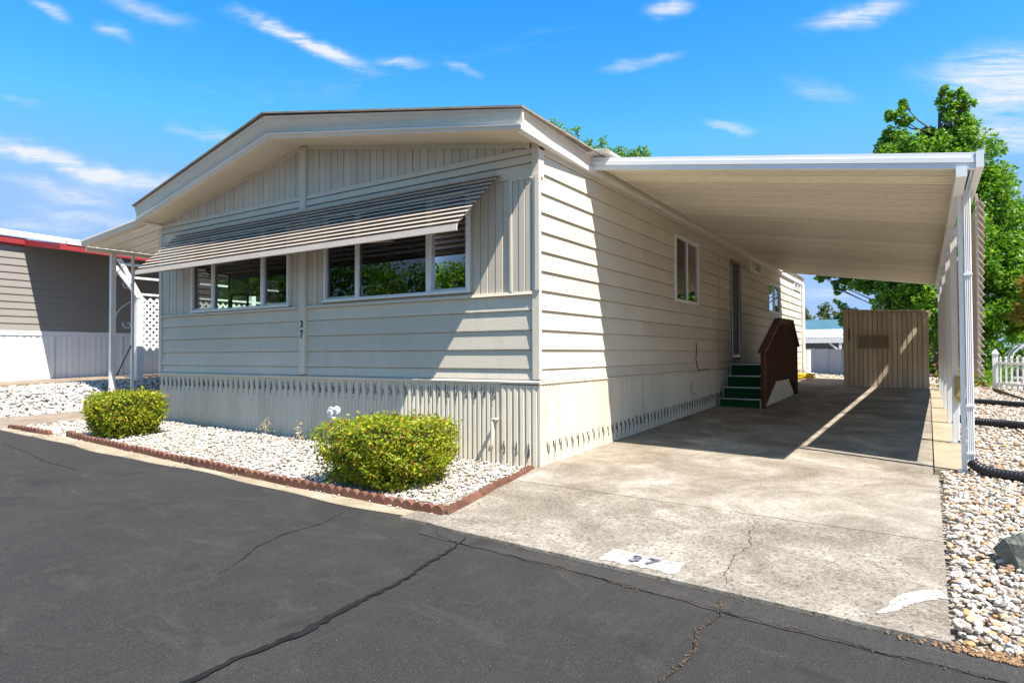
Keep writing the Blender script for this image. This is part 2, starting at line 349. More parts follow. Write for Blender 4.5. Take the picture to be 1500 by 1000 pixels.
# ---------------------------------------------------------------- setting: ground, road, driveway
xs = [-400, -120, -60, -22]+list(np.arange(-20, -12, 1.0))+list(np.arange(-12, -7, .25))+list(range(-7, 15))+[30, 80, 400]
ys = [-400, -80, -30, -14, -8, -4, -3, -2.6, -2.3, -2, -1.6, -1, 0, 2, 4, 7, 10, 13, 16, 20, 24, 40, 100, 400]
g = sheet('ground', xs, ys, -.075, ground_m).build('ground', ground_m)
tag(g, 'pale stony ground under the gravel beds and lots', 'ground', kind='structure')
EDGE = -2.10
def ej(x): return .05*math.sin(x*1.3)+.03*math.sin(x*3.1+1)+.012*math.sin(x*9)-.035*x*(x < 0)*.6-(.12 if x > .3 else 0)
def road_y(x):
    if x < .35: return -1.98-.012*x+.035*math.sin(x*1.7)+.018*math.sin(x*4.3+1) if x > -7 else -1.86+.02*math.sin(x*2)
    return -2.10-.035*x
rx = [-200, -60, -30, -22, -16]+list(np.arange(-12, 6.01, .15))+[8, 10, 14, 30, 200]
mb = MB(); n = len(rx)
for x in rx: mb.v.append((x, road_y(x), gz(x, road_y(x))-.022))
for k, yy in enumerate((-3, -6, -14, -40, -200)):
    for x in rx: mb.v.append((x, yy, gz(x, yy)-.022))
for j in range(5):
    for i in range(n-1): mb.f.append((j*n+i, j*n+i+1, (j+1)*n+i+1, (j+1)*n+i))
tag(mb.build('road', road_m), 'dark sealed asphalt road across the foreground', 'road', kind='structure')
def ribbon(pts, widths, dz, seed=0, jag=.0, var=.35):
    r = random.Random(seed); P = []
    for i in range(len(pts)-1):
        a = Vector(pts[i]); b = Vector(pts[i+1]); m = max(2, int((b-a).length/.035))
        for k in range(m): P.append((a.lerp(b, k/m), widths[i]+(widths[i+1]-widths[i])*k/m))
    P.append((Vector(pts[-1]), widths[-1])); mb = MB(); 
    for i, (p, w) in enumerate(P):
        d = (P[min(i+1, len(P)-1)][0]-P[max(0, i-1)][0]).normalized(); q = Vector((-d.y, d.x))
        o = q*r.uniform(-jag, jag); ww = w*(1+r.uniform(-var, var))
        for s_ in (-1, 1):
            v = p+o+q*s_*ww/2; mb.v.append((v.x, v.y, gz(v.x, v.y)+dz))
    for i in range(len(P)-1): mb.f.append((2*i, 2*i+1, 2*i+3, 2*i+2))
    return mb
# lighter patched strip along the driveway, cracks and sealer
mb = MB(); px = list(np.arange(.28, 3.9, .08)); r_ = random.Random(3)
for x in px:
    y1 = road_y(x); w = .12+.032*x+.02*math.sin(x*3)+r_.uniform(-.012, .012)
    mb.v += [(x, y1+.0, gz(x, y1)-.018), (x, y1-w, gz(x, y1-w)-.018)]
for i in range(len(px)-1): mb.f.append((2*i, 2*i+1, 2*i+3, 2*i+2))
tag(mb.build('road_patch', patch_m), 'rough grey asphalt strip between the road and the driveway slab', 'road patch', kind='structure')
def polyline(name, pts, w, dz, mat, label, cat, seed=0, jag=.01):
    return tag(ribbon(pts, w, dz, seed, jag).build(name, mat), label, cat, kind='structure')
polyline('sealed_crack', [(.71,-2.17),(.78,-2.45),(.80,-2.62),(.86,-2.95),(.87,-3.32),(.90,-3.67),(.86,-3.95),(.87,-4.23),(.80,-4.7)], [.012,.022,.03,.022,.036,.048,.026,.044,.022], -.014, seal_m, 'wavy black sealer line crossing the road from the driveway corner', 'sealed crack', 1, .010)
polyline('road_crack', [(2.41,-2.26),(2.47,-2.45),(2.42,-2.67),(2.47,-2.85),(2.46,-2.99),(2.42,-3.23),(2.44,-3.6)], [.003,.007,.004,.009,.005,.007,.003], -.014, crack_m, 'thin jagged crack full of debris below the right part of the driveway', 'crack', 2, .012)
polyline('road_crack', [(-.45,-2.2),(-.38,-2.5),(-.41,-2.75),(-.33,-3.05),(-.2,-3.25),(-.1,-3.45)], [.006,.01,.009,.011,.007,.004], -.014, crack_m, 'faint short crack in the road in front of the larger bush', 'crack', 3, .012)
polyline('road_crack', [(.34+i*.2, road_y(.34+i*.2)-.12-.032*(.34+i*.2)+.015*math.sin(i*2.1)) for i in range(18)], [.0006+.0035*((i*7) % 3) for i in range(18)], -.013, crack_m, 'broken seam running along the road parallel to the driveway edge', 'crack', 4, .008)
polyline('road_crack', [(-6.5,-2.35),(-5.6,-2.42),(-4.8,-2.55),(-3.9,-2.58)], [.008]*4, -.014, crack_m, 'hairline crack in the far left part of the road', 'crack', 5, .01)
# concrete strip between the edging and the asphalt
mb = MB(); kx = list(np.arange(-8.1, .36, .12))
for x in kx: mb.v += [(x, road_y(x)-.03, gz(x, -2)-.018), (x, road_y(x)-.02, gz(x, -2)-.008), (x, -1.70, gz(x, -1.7)-.006)]
for i in range(len(kx)-1):
    for j in range(2): mb.f.append((3*i+j, 3*i+j+1, 3*i+4+j, 3*i+3+j))
tag(mb.build('road_edge_strip', kerb_m), 'narrow pale concrete strip between the road and the red edging', 'kerb strip', kind='structure')
_r = random.Random(21); _cd = []
for (xa, ya), (xb, yb_) in zip([(2.41,-2.26),(2.47,-2.45),(2.42,-2.67),(2.47,-2.85),(2.46,-2.99),(2.42,-3.23)], [(2.47,-2.45),(2.42,-2.67),(2.47,-2.85),(2.46,-2.99),(2.42,-3.23),(2.44,-3.6)]):
    for _ in range(20): f_ = _r.random(); _cd.append((xa+(xb-xa)*f_+_r.gauss(0, .006), ya+(yb_-ya)*f_+_r.gauss(0, .006)))
for i in range(120): x = .6+_r.random()**.8*3.0; _cd.append((x, road_y(x)-.12-.032*x+.015*math.sin((x-.34)/.2*2.1)+_r.gauss(0, .009)))
for i in range(120): x = .35+_r.random()*3.1; _cd.append((x, road_y(x)-.012+_r.gauss(0, .006)))
CRACK_DEBRIS = _cd
# driveway: slabs separated by joints
dw = thing('driveway', (1.7, 4, 0), 'pale weathered concrete driveway running from the road under the carport', 'driveway'); tag(dw, kind='structure')
def slab(x0, x1, y0, y1, mat, top=0.0, name='slab', parent=dw, fy=None, th=.09, bev=.006):
    mb = MB(); nx = max(2, int((x1-x0)/.25)+1); X_ = np.linspace(x0, x1, nx)
    b0 = [(x, (fy(x) if fy else y0), gz(x, fy(x) if fy else y0)+top-th) for x in X_]
    t0 = [(x, (fy(x)+.004 if fy else y0), gz(x, fy(x) if fy else y0)+top) for x in X_]
    t1 = [(x, y1, gz(x, y1)+top) for x in X_]; b1 = [(x, y1, gz(x, y1)+top-th) for x in X_]
    mb.v = b0+t0+t1+b1
    for r in range(3):
        for i in range(nx-1): mb.f.append((r*nx+i, r*nx+i+1, (r+1)*nx+i+1, (r+1)*nx+i))
    mb.f.append((0, nx, 2*nx, 3*nx)); mb.f.append((nx-1, 4*nx-1, 3*nx-1, 2*nx-1))
    return mb.build(name, mat, parent)
yj = [-2.1, -.62, 1.72, 4.35, 7.1, 9.9, 12.9]
for i in range(len(yj)-1):
    x1 = 3.40 if yj[i] < 1.8 else 3.36
    if i == 0: slab(.03, x1, yj[i], yj[i+1]-.006, conc_f, fy=lambda x: road_y(x)+.0 if x > .35 else -2.09+(.35-x)*.0)
    elif i == 1: slab(.0, x1, yj[i]+.006, yj[i+1]-.006, conc_m)
    else: slab(.0, 3.36, yj[i]+.006, yj[i+1]-.006, conc_m)
ss = [2.04, 3.95, 6.0, 8.15, 10.25, 12.35]
for i in range(len(ss)-1):
    slab(3.372, 3.66, ss[i]+.008, ss[i+1]-.008, strip_m, -.004)
for i in range(2): slab(.02, 1.45, 12.93+i*1.4, 12.91+(i+1)*1.4, path_m, -.01)
polyline('driveway_crack', [(2.22,-.64),(2.29,-.85),(2.30,-1.1),(2.37,-1.37),(2.33,-1.6),(2.36,-1.92),(2.40,-2.12)], [.002,.003,.0045,.003,.004,.003,.0015], .003, crack_m, 'thin crack in the front slab of the driveway right of the painted number', 'crack', 6, .012)
# painted number patch and white paint band
def rough_patch(x0, x1, y0, y1, dz, ang=0, seed=0, jag=.012):
    r = random.Random(seed); mb = MB(); pts = []
    def edge(ax_, ay, bx, by, m):
        for k in range(m):
            f = k/m; pts.append((ax_+(bx-ax_)*f+r.uniform(-jag, jag), ay+(by-ay)*f+r.uniform(-jag, jag)))
    edge(x0, y0, x1, y0, 16); edge(x1, y0, x1, y1, 8); edge(x1, y1, x0, y1, 16); edge(x0, y1, x0, y0, 8)
    cx, cy = (x0+x1)/2, (y0+y1)/2; mb.v = [(cx, cy, gz(cx, cy)+dz)]+[(x, y, gz(x, y)+dz) for x, y in pts]
    n = len(pts); mb.f = [(0, 1+i, 1+(i+1) % n) for i in range(n)]; return mb
def wornpaint():
    m, t, b = base('worn_white_paint', .7, .2); P = pos(t)
    c = mix(t, ramp(t, noise(t, P, 38, 5, .8), [(.47, (0,)*3), (.58, (.9,)*3)]), (.66, .65, .62), (.36, .32, .26))
    t.links.new(c, b.inputs['Base Color']); bump(t, b, noise(t, P, 90, 4, .7), .3, .005)
    al = ramp(t, M(t, 'ADD', M(t, 'MULTIPLY', noise(t, P, 48, 5, .85), .7), M(t, 'MULTIPLY', noise(t, P, 9, 3, .6), .3)), [(.44, (0,)*3), (.485, (1,)*3)]); t.links.new(al, b.inputs['Alpha']); return m
worn_m = wornpaint()
sign = thing('painted_number', (1.88, -1.98, -.09), 'white painted patch with the number 37 on the driveway edge', 'painted number')
rough_patch(1.66, 2.12, -2.10, -1.90, .004, seed=4).build('white_patch', worn_m, sign)
def text_obj(name, txt, size, mat, parent, matrix, ext=.0, bold=0.0):
    cu_ = bpy.data.curves.new(name, 'FONT'); cu_.body = txt; cu_.size = size; cu_.extrude = ext; cu_.align_x = 'CENTER'; cu_.align_y = 'CENTER'; cu_.offset = bold
    tmp = bpy.data.objects.new(name, cu_); C.objects.link(tmp); bpy.context.view_layer.update()
    me = bpy.data.meshes.new_from_object(tmp.evaluated_get(bpy.context.evaluated_depsgraph_get())); bpy.data.objects.remove(tmp)
    me.transform(Matrix.Translation(-Vector(parent['_o'])) @ matrix); me.materials.clear(); me.materials.append(mat)
    o = bpy.data.objects.new(name, me); C.objects.link(o); o.parent = parent; return o
faded_m = paint('faded_black_paint', (.13, .14, .17), .8, .8, 40)
for ch, xx in (('3', 1.85), ('7', 1.95)):
    a_ = .018*1; text_obj('painted_digit', ch, .15, faded_m, sign, Matrix.Translation((xx, -2.0, gz(xx, -2.0)+.009)) @ Matrix.Rotation(.026, 4, 'X') @ Matrix.Rotation(.018, 4, 'Y'), 0, .004)
mb = ribbon([(3.39,-1.63),(3.33,-1.66),(3.26,-1.74),(3.20,-1.86),(3.17,-1.97),(3.11,-2.06)], [.10,.115,.10,.08,.045,.015], .005, 8, .003, .10)
tag(mb.build('painted_band', worn_m), 'curved white paint band near the right corner of the driveway edge', 'paint band')
# mb = ribbon([(3.12,.55),(3.14,.9),(3.15,1.4),(3.17,1.9)], [.006,.02,.02,.012], .0045, 9, .006)
# tag(mb.build('paint_streak', worn_m), 'faint pale streak on the driveway near its right edge', 'paint streak')

# ---------------------------------------------------------------- stones
ICO = None
def ico(sub):
    import bmesh
    bm = bmesh.new(); bmesh.ops.create_icosphere(bm, subdivisions=sub, radius=1)
    v = np.array([x.co[:] for x in bm.verts]); f = np.array([[w.index for w in q.verts] for q in bm.faces]); bm.free(); return v, f
I1 = ico(1); I2 = ico(2)
def stones(name, P, r0, r1, mat, shape, flat=.6, smooth=False):
    v, f = shape; n = len(P); r = rng.uniform(r0, r1, n)*np.where(rng.random(n) < .12, 1.35, 1)
    ang = rng.uniform(0, 2*np.pi, n); V = v[None]*(1+rng.uniform(-.24, .24, (n, len(v), 1)))
    V = V*np.stack([rng.uniform(.9, 1.35, n), rng.uniform(.6, 1.0, n), rng.uniform(flat*.75, flat*1.2, n)], 1)[:, None]*r[:, None, None]
    tx = rng.uniform(-.6, .6, n); c, s = np.cos(tx)[:, None], np.sin(tx)[:, None]
    y, z = V[..., 1]*c-V[..., 2]*s, V[..., 1]*s+V[..., 2]*c; V = np.stack([V[..., 0], y, z], -1)
    c, s = np.cos(ang)[:, None], np.sin(ang)[:, None]; x, y = V[..., 0]*c-V[..., 1]*s, V[..., 0]*s+V[..., 1]*c
    V = np.stack([x, y, V[..., 2]], -1)+P[:, None]
    F = f[None]+(np.arange(n)*len(v))[:, None, None]
    return fastmesh(name, V.reshape(-1, 3), F.reshape(-1, 3), mat, smooth=smooth)
def scatter(x0, x1, y0, y1, pitch, keep, dz=(-.055, -.005), hump=None):
    P = []; nx = int((x1-x0)/pitch); ny = int((y1-y0)/pitch)
    for i in range(nx):
        for j in range(ny):
            x = x0+(i+random.uniform(-.2, 1.2))*pitch; y = y0+(j+random.uniform(-.2, 1.2))*pitch
            if keep(x, y): P.append((x, y, gz(x, y)+random.uniform(*dz)+(hump(x, y) if hump else 0)))
    return np.array(P)
EY = -1.80
in_bed = lambda x, y: EY+.05 < y < -.02 and x < -.03-(y+.0)*(-.165) and x > -7.2
def bedR(x): return x
right_x = lambda y: 0.30*(-y/1.85)-.05   # x of the edging on the driveway side
inb = lambda x, y: (-8.02 < x < right_x(y)-.04) and (EY+.04+(.0 if x > -6.3 else .0) < y < (-.02 if x > -7.24 else 1.4))
P = scatter(-8.05, .3, EY, 1.4, .029, inb)
near = P[P[:, 0] > -2.6]; far = P[P[:, 0] <= -2.6]
tag(stones('front_gravel', near, .0105, .0215, st_white, I2, .62), 'bright white crushed stone round the larger bush in the front bed', 'gravel', kind='stuff')
tag(stones('front_gravel', far, .0105, .0225, st_white, I1, .62), 'bright white crushed stone in the left part of the front bed', 'gravel', kind='stuff')
rb = lambda x, y: (x > (3.43 if y < 2.0 else 3.68)) and x < 4.05+.13*(y+2.2) and y > road_y(x)+.02+.03*math.sin(x*11)
P = scatter(3.42, 4.75, -2.3, 2.6, .030, rb, (-.055, -.002)); 
tag(stones('side_gravel', P, .0115, .0235, st_mix, I2, .6), 'mixed tan white and brown pebbles beside the right edge of the driveway', 'gravel', kind='stuff')
P = scatter(3.66, 8.5, 2.6, 14.5, .044, rb)
tag(stones('side_gravel', P, .015, .029, st_mix, I1, .6), 'mixed pale pebbles beyond the carport posts as far as the picket fence', 'gravel', kind='stuff')
rr = lambda x, y: not (y < 15.7 and x < 1.47) and not (1.45 < x < 3.42 and y < 15.2)
P = scatter(-.3, 6.5, 14.4, 18.4, .075, rr)
tag(stones('rear_gravel', P, .028, .045, st_mix, I1, .6), 'pale gravel strip at the rear in front of the pale fence', 'gravel', kind='stuff')
lf = lambda x, y: (y > -1.62+.05*math.sin(x*3)) and (x > -11.75-.12*y) and not (-9.5 < x < -8.05)
P = scatter(-13.5, -7.9, -1.7, 4.5, .068, lf, (-.05, .0))
P = P[(P[:, 0] < -7.3) | (P[:, 1] < 0)]
tag(stones('left_gravel', P, .030, .052, st_left, I1, .62), 'larger white cobbles on the slope up to the grey neighbouring house', 'gravel', kind='stuff')
P = np.array([(x, y, gz(x, y)-.014) for x, y in CRACK_DEBRIS])
tag(stones('crack_debris', P, .0020, .0052, paint('debris', (.15, .095, .055), .9, .6, 40), I1, .7), 'brown crumbs and bits lodged in the cracks of the road', 'debris', kind='stuff')
r_ = random.Random(5); P = np.array([(x, -1.86+r_.uniform(-.10, .06), gz(x, -1.9)+.002) for x in [r_.uniform(-8, .2) for _ in range(160)]]+[(r_.uniform(.35, 3.4), -2.12+r_.uniform(-.08, .0), -.10) for _ in range(0)])
tag(stones('stray_gravel', P, .006, .013, st_white, I1, .6), 'stray white chips scattered on the concrete strip by the red edging', 'gravel', kind='stuff')
P = np.array([(r_.gauss(3.62, .16), -2.27+abs(r_.gauss(0, .05)), 0) for _ in range(420)]); P[:, 2] = [gz(a, b)-.012 for a, b, _ in P]
tag(stones('grit', P, .004, .010, paint('grit', (.28, .17, .09), .9, .5, 20), I1, .6), 'brown grit and debris at the right corner of the driveway by the road', 'grit', kind='stuff')

# ---------------------------------------------------------------- edging blocks, path, patio
edg = thing('scalloped_edging', (-3, -1.83, 0), 'red scalloped concrete edging round the front gravel bed', 'garden edging')
def scal(pts_along, parent, n=3, tilt=0, h=.085, sp=.10):
    a, b = Vector(pts_along[0]), Vector(pts_along[1]); d = (b-a); L = d.length; d.normalize(); q = Vector((-d.y, d.x)); mb = MB()
    prof = [(0, -.06)]
    for k in range(n):
        for j in range(7):
            t = j/6; prof.append((L*(k+t)/n*.985+.004, h*.62+h*.38*math.sin(math.pi*t)**.7))
    prof.append((L*.99, -.06)); w = .025; r = random.uniform(-.012, .012)+tilt
    F = lambda off: (lambda p: (a.x+d.x*p[0]+q.x*(off+r*p[1]*4), a.y+d.y*p[0]+q.y*(off+r*p[1]*4), gz(a.x, a.y)-.02+p[1]+random.uniform(-.002, .002)))
    mb.ext(prof, F(-w), F(w)); return mb.build('edging_block', brick_m, parent)
def run(p0, p1, parent, L=.30, tilt=0, h=.085, bow=0):
    a = Vector(p0); b = Vector(p1); m = int((b-a).length/L); d = (b-a)/m; q = Vector((-d.y, d.x)).normalized(); jj = [random.uniform(-.014, .014)+bow*math.sin(math.pi*k/m) for k in range(m+1)]
    for k in range(m): scal((a+d*k+q*jj[k], a+d*(k+1)+q*jj[k+1]), parent, 3, tilt, h+random.uniform(-.008, .006))
run((-6.42, -1.67), (.27, -1.88), edg, bow=-.05)
run((.29, -1.86), (-.015, -.09), edg, .29, tilt=.08, h=.07)
e2 = thing('scalloped_edging', (-7.2, -1.75, 0), 'short piece of red scalloped edging left of the smaller bush by the road', 'garden edging')
run((-8.0, -1.78), (-6.75, -1.74), e2, h=.075)
pth = thing('garden_path', (-8.8, 0, 0), 'brown weathered concrete path leading in from the road on the left', 'path'); tag(pth, kind='structure')
for i in range(4): slab(-9.45, -8.1, -1.88+i*1.5, -1.90+(i+1)*1.5, path_m, -.005, 'slab', pth)
pat = thing('patio', (-12.6, 2, .5), 'brown concrete patio along the grey neighbouring house', 'patio'); tag(pat, kind='structure')
for i in range(6): slab(-13.4, -11.9, -3+i*2.0, -3.02+(i+1)*2.0, path_m, .02, 'slab', pat)

# ---------------------------------------------------------------- the house
H = thing('mobile_home', (-3.66, 8, 0), 'cream manufactured home with shallow gable roof and lap siding in the middle', 'house')
XL, YB = -7.25, 16.2
def rects_minus(a0, a1, b0, b1, holes):
    """split a rectangle around holes, as rectangles in (a,b)"""
    out = [(a0, a1, b0, b1)]
    for h0, h1, k0, k1 in holes:
        new = []
        for r0, r1, s0, s1 in out:
            if h1 <= r0 or h0 >= r1 or k1 <= s0 or k0 >= s1: new.append((r0, r1, s0, s1)); continue
            if r0 < h0: new.append((r0, h0, s0, s1))
            if h1 < r1: new.append((h1, r1, s0, s1))
            m0, m1 = max(r0, h0), min(r1, h1)
            if s0 < k0: new.append((m0, m1, s0, k0))
            if k1 < s1: new.append((m0, m1, k1, s1))
        out = new
    return out
WL = (-6.30, -3.95, 1.82, 2.96); WR = (-3.24, -.89, 1.84, 2.96)
sidewins = [(4.20, 5.42, 1.97, 3.04), (9.21, 10.39, 3.0, 3.31), (11.22, 12.70, 2.18, 2.94), (14.93, 16.03, 3.05, 3.30), (7.60, 8.42, 1.01, 3.08)]
leftwin = (.15, 2.35, 1.55, 2.62)
# wall cores (real openings where there are windows)
mb = MB()
for a0, a1, b0, b1 in rects_minus(XL+.02, -.02, .02, 3.22, [WL, WR]): mb.box(a0, a1, .035, .12, b0, b1)
mb.ext([(XL+.02, 3.22), (-.02, 3.22), (-3.66, 3.93)], lambda q: (q[0], .035, q[1]), lambda q: (q[0], .12, q[1]))
mb.build('wall', board_v, H)
mb = MB()
for a0, a1, b0, b1 in rects_minus(.125, YB-.02, .02, 3.30, sidewins): mb.box(-.12, -.035, a0, a1, b0, b1)
mb.build('wall', siding_s, H)
mb = MB()
for a0, a1, b0, b1 in rects_minus(.125, YB-.02, .02, 3.25, [leftwin]): mb.box(XL, XL+.1, a0, a1, b0, b1)
mb.box(XL, -.02, YB-.02, YB+.05, .02, 3.3); mb.ext([(XL, 3.3), (-.02, 3.3), (-3.66, 3.98)], lambda q: (q[0], YB-.02, q[1]), lambda q: (q[0], YB+.05, q[1]))
mb.build('wall', siding_f, H)
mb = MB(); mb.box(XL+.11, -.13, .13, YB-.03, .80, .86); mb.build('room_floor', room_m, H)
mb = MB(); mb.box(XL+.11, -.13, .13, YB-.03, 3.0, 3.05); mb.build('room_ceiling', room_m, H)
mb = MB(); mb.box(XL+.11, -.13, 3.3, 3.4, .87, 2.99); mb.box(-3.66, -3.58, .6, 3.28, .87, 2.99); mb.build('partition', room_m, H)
# front siding boards
def lap(z0, z1, th0=.024, th1=.005): # profile (out, z): thick at the bottom with a drip edge
    r_j = random.uniform(-.0012, .0012); return [(-.012, z0+.004), (th0+r_j, z0+.004+r_j), (th0+r_j, z0+.014), (th1, z1-.008), (-.012, z1-.008)]
front_j = [.875, .990, 1.193, 1.396, 1.600, 1.765]
mid0, mid1 = -3.715, -3.60
for k in range(5):
    for x0, x1 in ((XL+.06, mid0), (mid1, -.075)):
        mb = MB(); e = .0
        mb.extx([(.028-o, z) for o, z in lap(front_j[k], front_j[k+1]+.004)], x0+.001, x1-.001)
        mb.build('siding_board', siding_f, H)
# header boards above the windows
for x0, x1 in ((XL+.06, mid0), (mid1, -.075)):
    MB().extx([(.028-o, z) for o, z in lap(2.985, 3.135, .024, .010)], x0+.001, x1-.001).build('frieze_board', trim_m, H)
    MB().extx([(.028-o, z) for o, z in lap(3.136, 3.225, .030, .020)], x0+.001, x1-.001).build('frieze_board', trim_m, H)
    MB().extx([(.030-o, z) for o, z in [(0, 3.226), (.040, 3.226), (.034, 3.285), (0, 3.285)]], x0+.001, x1-.001).build('frieze_trim', trim_m, H)
    MB().extx([(.030-o, z) for o, z in [(0, 1.766), (.052, 1.766), (.044, 1.798), (0, 1.798)]], x0+.001, x1-.001).build('ledge_trim', trim_m, H)
# vertical boards between ledge and header, none behind the windows
def vboards(x0, x1, z0, z1f, y=.028, w=.105, z0b=None):
    n = max(1, round((x1-x0)/w)); d = (x1-x0)/n
    for i in range(n):
        a, b = x0+i*d, x0+(i+1)*d; za, zb = z1f(a), z1f(b)
        if max(za, zb) < z0+.02: continue
        o = .004 if i % 2 else .0
        mb = MB(); yo = y-.016-o
        mb.hexa([(a+.003, y, z0), (b-.003, y, z0), (b-.009, yo, z0), (a+.003, yo, z0)], [(a+.003, y, max(z0+.01, za)), (b-.003, y, max(z0+.01, zb)), (b-.009, yo, max(z0+.01, zb)), (a+.003, yo, max(z0+.01, za))])
        mb.build('vertical_board', board_v, H)
cz = lambda x: 2.983
vboards(XL+.062, WL[0]-.05, 1.80, cz); vboards(WL[1]+.05, mid0-.003, 1.80, cz); vboards(mid1+.003, WR[0]-.05, 1.80, cz); vboards(WR[1]+.05, -.345, 1.80, cz)
vboards(-.315, -.08, 1.80, lambda x: 2.965, y=.010, w=.078)
MB().box(-.345, -.318, -.02, .03, 1.80, 2.983).box(-.318, -.078, -.02, .03, 2.966, 2.983).build('panel_frame', trim_m, H)
soff = lambda x: 3.315+(3.955-3.315)*(1-abs(x+3.62)/3.62)
for x0, x1 in ((XL+.15, mid0-.003), (mid1+.003, -.2)): vboards(x0, x1, 3.286, lambda x: soff(x)-.012, w=.118)
MB().box(mid0, mid1, -.032, .03, .89, 3.93).build('trim_post', trim_m, H, bev=.003)
MB().box(-.074, .012, -.012, .034, .885, 2.98).box(-.030, .024, -.030, -.0125, 1.80, 3.0).build('corner_trim', trim_m, H, bev=.002)
MB().box(-.074, .010, -.010, .10, 2.981, 3.35).build('corner_trim', trim_m, H)
MB().box(XL-.012, XL+.059, -.012, .034, .885, 3.24).build('corner_trim', trim_m, H, bev=.002)
MB().extx([(.0, .838), (-.022, .838), (-.026, .858), (-.006, .873), (.03, .874), (.03, .838)], XL-.015, .02).build('belt_trim', trim_m, H)
# rake trim under soffit
for xa, za, xb, zb in ((XL+.1, 3.33, -3.72, 3.945), (-3.60, 3.945, -.1, 3.325)):
    MB().beam((xa, .006, za-.012), (xb, .006, zb-.012), .030, .060).build('rake_trim', trim_m, H)
# side siding boards
sj = [.858, .990]+[.990+.2032*i for i in range(1, 11)]+[3.225, 3.30]
sj = sorted(set(round(z, 4) for z in sj))
for k in range(len(sj)-1):
    if sj[k+1]-sj[k] < .03: continue
    # split boards where butt joints fall
    off = [5.9, 3.6, 8.2, 2.9, 6.3][k % 5]; cuts = [0.036, off, off+4.88, YB] if off+4.88 < YB else [0.036, off, YB]
    for y0, y1 in zip(cuts[:-1], cuts[1:]):
        mb = MB(); last = None
        for a0, a1, b0, b1 in sorted(rects_minus(y0, y1-.002, sj[k], sj[k+1]+.004, sidewins)):
            if last is not None and a0 > last+.001: mb.build('siding_board', siding_s, H); mb = MB()
            last = max(last or 0, a1)
            o0 = .026-.022*(b0-sj[k])/.21; o1 = .026-.022*(b1-sj[k])/.21
            lo = .003 if b0 == sj[k] else 0; hi = .006 if b1 > sj[k+1] else 0
            mb.exty([(-.034, b0+lo), (o0-.022, b0+lo), (o0-.022, b0+.012), (o1-.022, b1-hi), (-.034, b1-hi)], a0, a1)
        if mb.v: mb.build('siding_board', siding_s, H)
MB().exty([(-.03, .838), (.014, .838), (.016, .852), (.0, .857), (-.03, .857)], .0, YB).build('belt_trim', trim_m, H)
MB().box(-.06, .012, YB-.06, YB+.06, .0, 3.3).build('corner_trim', trim_m, H)
for y in (6.74, 7.50): MB().box(.0, .010, y, y+.03, 1.0, 2.97).build('vertical_trim', trim_m, H)
MB().box(.0, .010, 6.77, 7.50, 2.945, 2.97).build('horizontal_trim', trim_m, H); MB().box(.0, .010, 6.77, 7.50, 1.0, 1.02).build('horizontal_trim', trim_m, H)
MB().box(.0, .012, 14.0, 14.04, .87, 2.9).build('vertical_trim', trim_m, H)
# skirting: ribbed metal panels, each with its louvre slots
def skirt_rib(n, w):  # profile along a: list (a, out)
    pr = []
    for i in range(n):
        a = i*w; pr += [(a, .002), (a+.007, -.018), (a+w*.60, -.014), (a+w-.006, .0)]
    pr.append((n*w, 0)); return pr
slot_m = dark_m
def skirt(axis, a0, a1, ztop, zbot, outsign, slots, pw=.37, nr=6, fixed=0.0, amp=1.0):
    m = max(1, round((a1-a0)/pw)); d = (a1-a0)/m
    for i in range(m):
        s0 = a0+i*d; mb = MB(); pr = skirt_rib(nr, (d-.004)/nr); r = random.Random(i*7+int(a0*10))
        nonlo = [r.uniform(-.003, .003) for _ in pr]
        for j, (a, o) in enumerate(pr):
            q = s0+a; o = o*amp+nonlo[j]*.4; z0 = (gz(q, 0) if axis == 'x' else gz(0, q))-.06
            if axis == 'x': mb.v += [(q, fixed+o, z0), (q, fixed+o, ztop)]
            else: mb.v += [(fixed-o, q, z0), (fixed-o, q, ztop)]
        for j in range(len(pr)-1): mb.f.append((2*j, 2*j+2, 2*j+3, 2*j+1))
        P_ = mb.build('skirt_panel', skirt_m, H)
        sm = MB()
        for j in range(nr):
            zz = slots(s0+(j+.5)*d/nr, i*nr+j)
            if zz is None: continue
            c = s0+(j+.33)*(d-.004)/nr
            for k in range(9):
                da = (k % 5-2)*.0095+(.004 if k > 4 else 0)+r.uniform(-.003, .003); zc = zz+(.052, -.050, .014, .060, -.018)[k % 5]+(0 if k < 5 else -.045)+r.uniform(-.010, .010); hh = r.uniform(.016, .034)
                if axis == 'x': sm.box(c+da-.0017, c+da+.0017, fixed-.0195, fixed-.006, zc-hh, zc+hh)
                else: sm.box(fixed-.002, fixed+.0105, c+da-.0017, c+da+.0017, zc-hh, zc+hh)
        if sm.v: sm.build('vent_slots', slot_m, P_)['kind'] = 'stuff'
skirt('x', XL, -.47, .838, 0, -1, lambda q, i: .715 if i % 2 == 0 else None, fixed=.014)
skirt('x', -.465, .0, .825, 0, -1, lambda q, i: .15 if i % 2 == 0 else None, fixed=.006)
skirt('y', .02, YB, .838, 0, 1, lambda q, i: gz(0, q)+.15 if (i % 2 == 0 and q > .1) else None, fixed=-.004, pw=.40, amp=.45)
MB().box(-.012, .012, -.006, .02, .0, .837).build('skirt_corner', skirt_m, H)
MB().box(.012, .055, 4.98, 5.14, .52, .66).hexa([(.012, 4.96, .50), (.09, 4.96, .50), (.09, 5.16, .50), (.012, 5.16, .50)], [(.012, 4.98, .56), (.055, 4.98, .56), (.055, 5.14, .56), (.012, 5.14, .56)]).build('vent_box', trim_m, H)
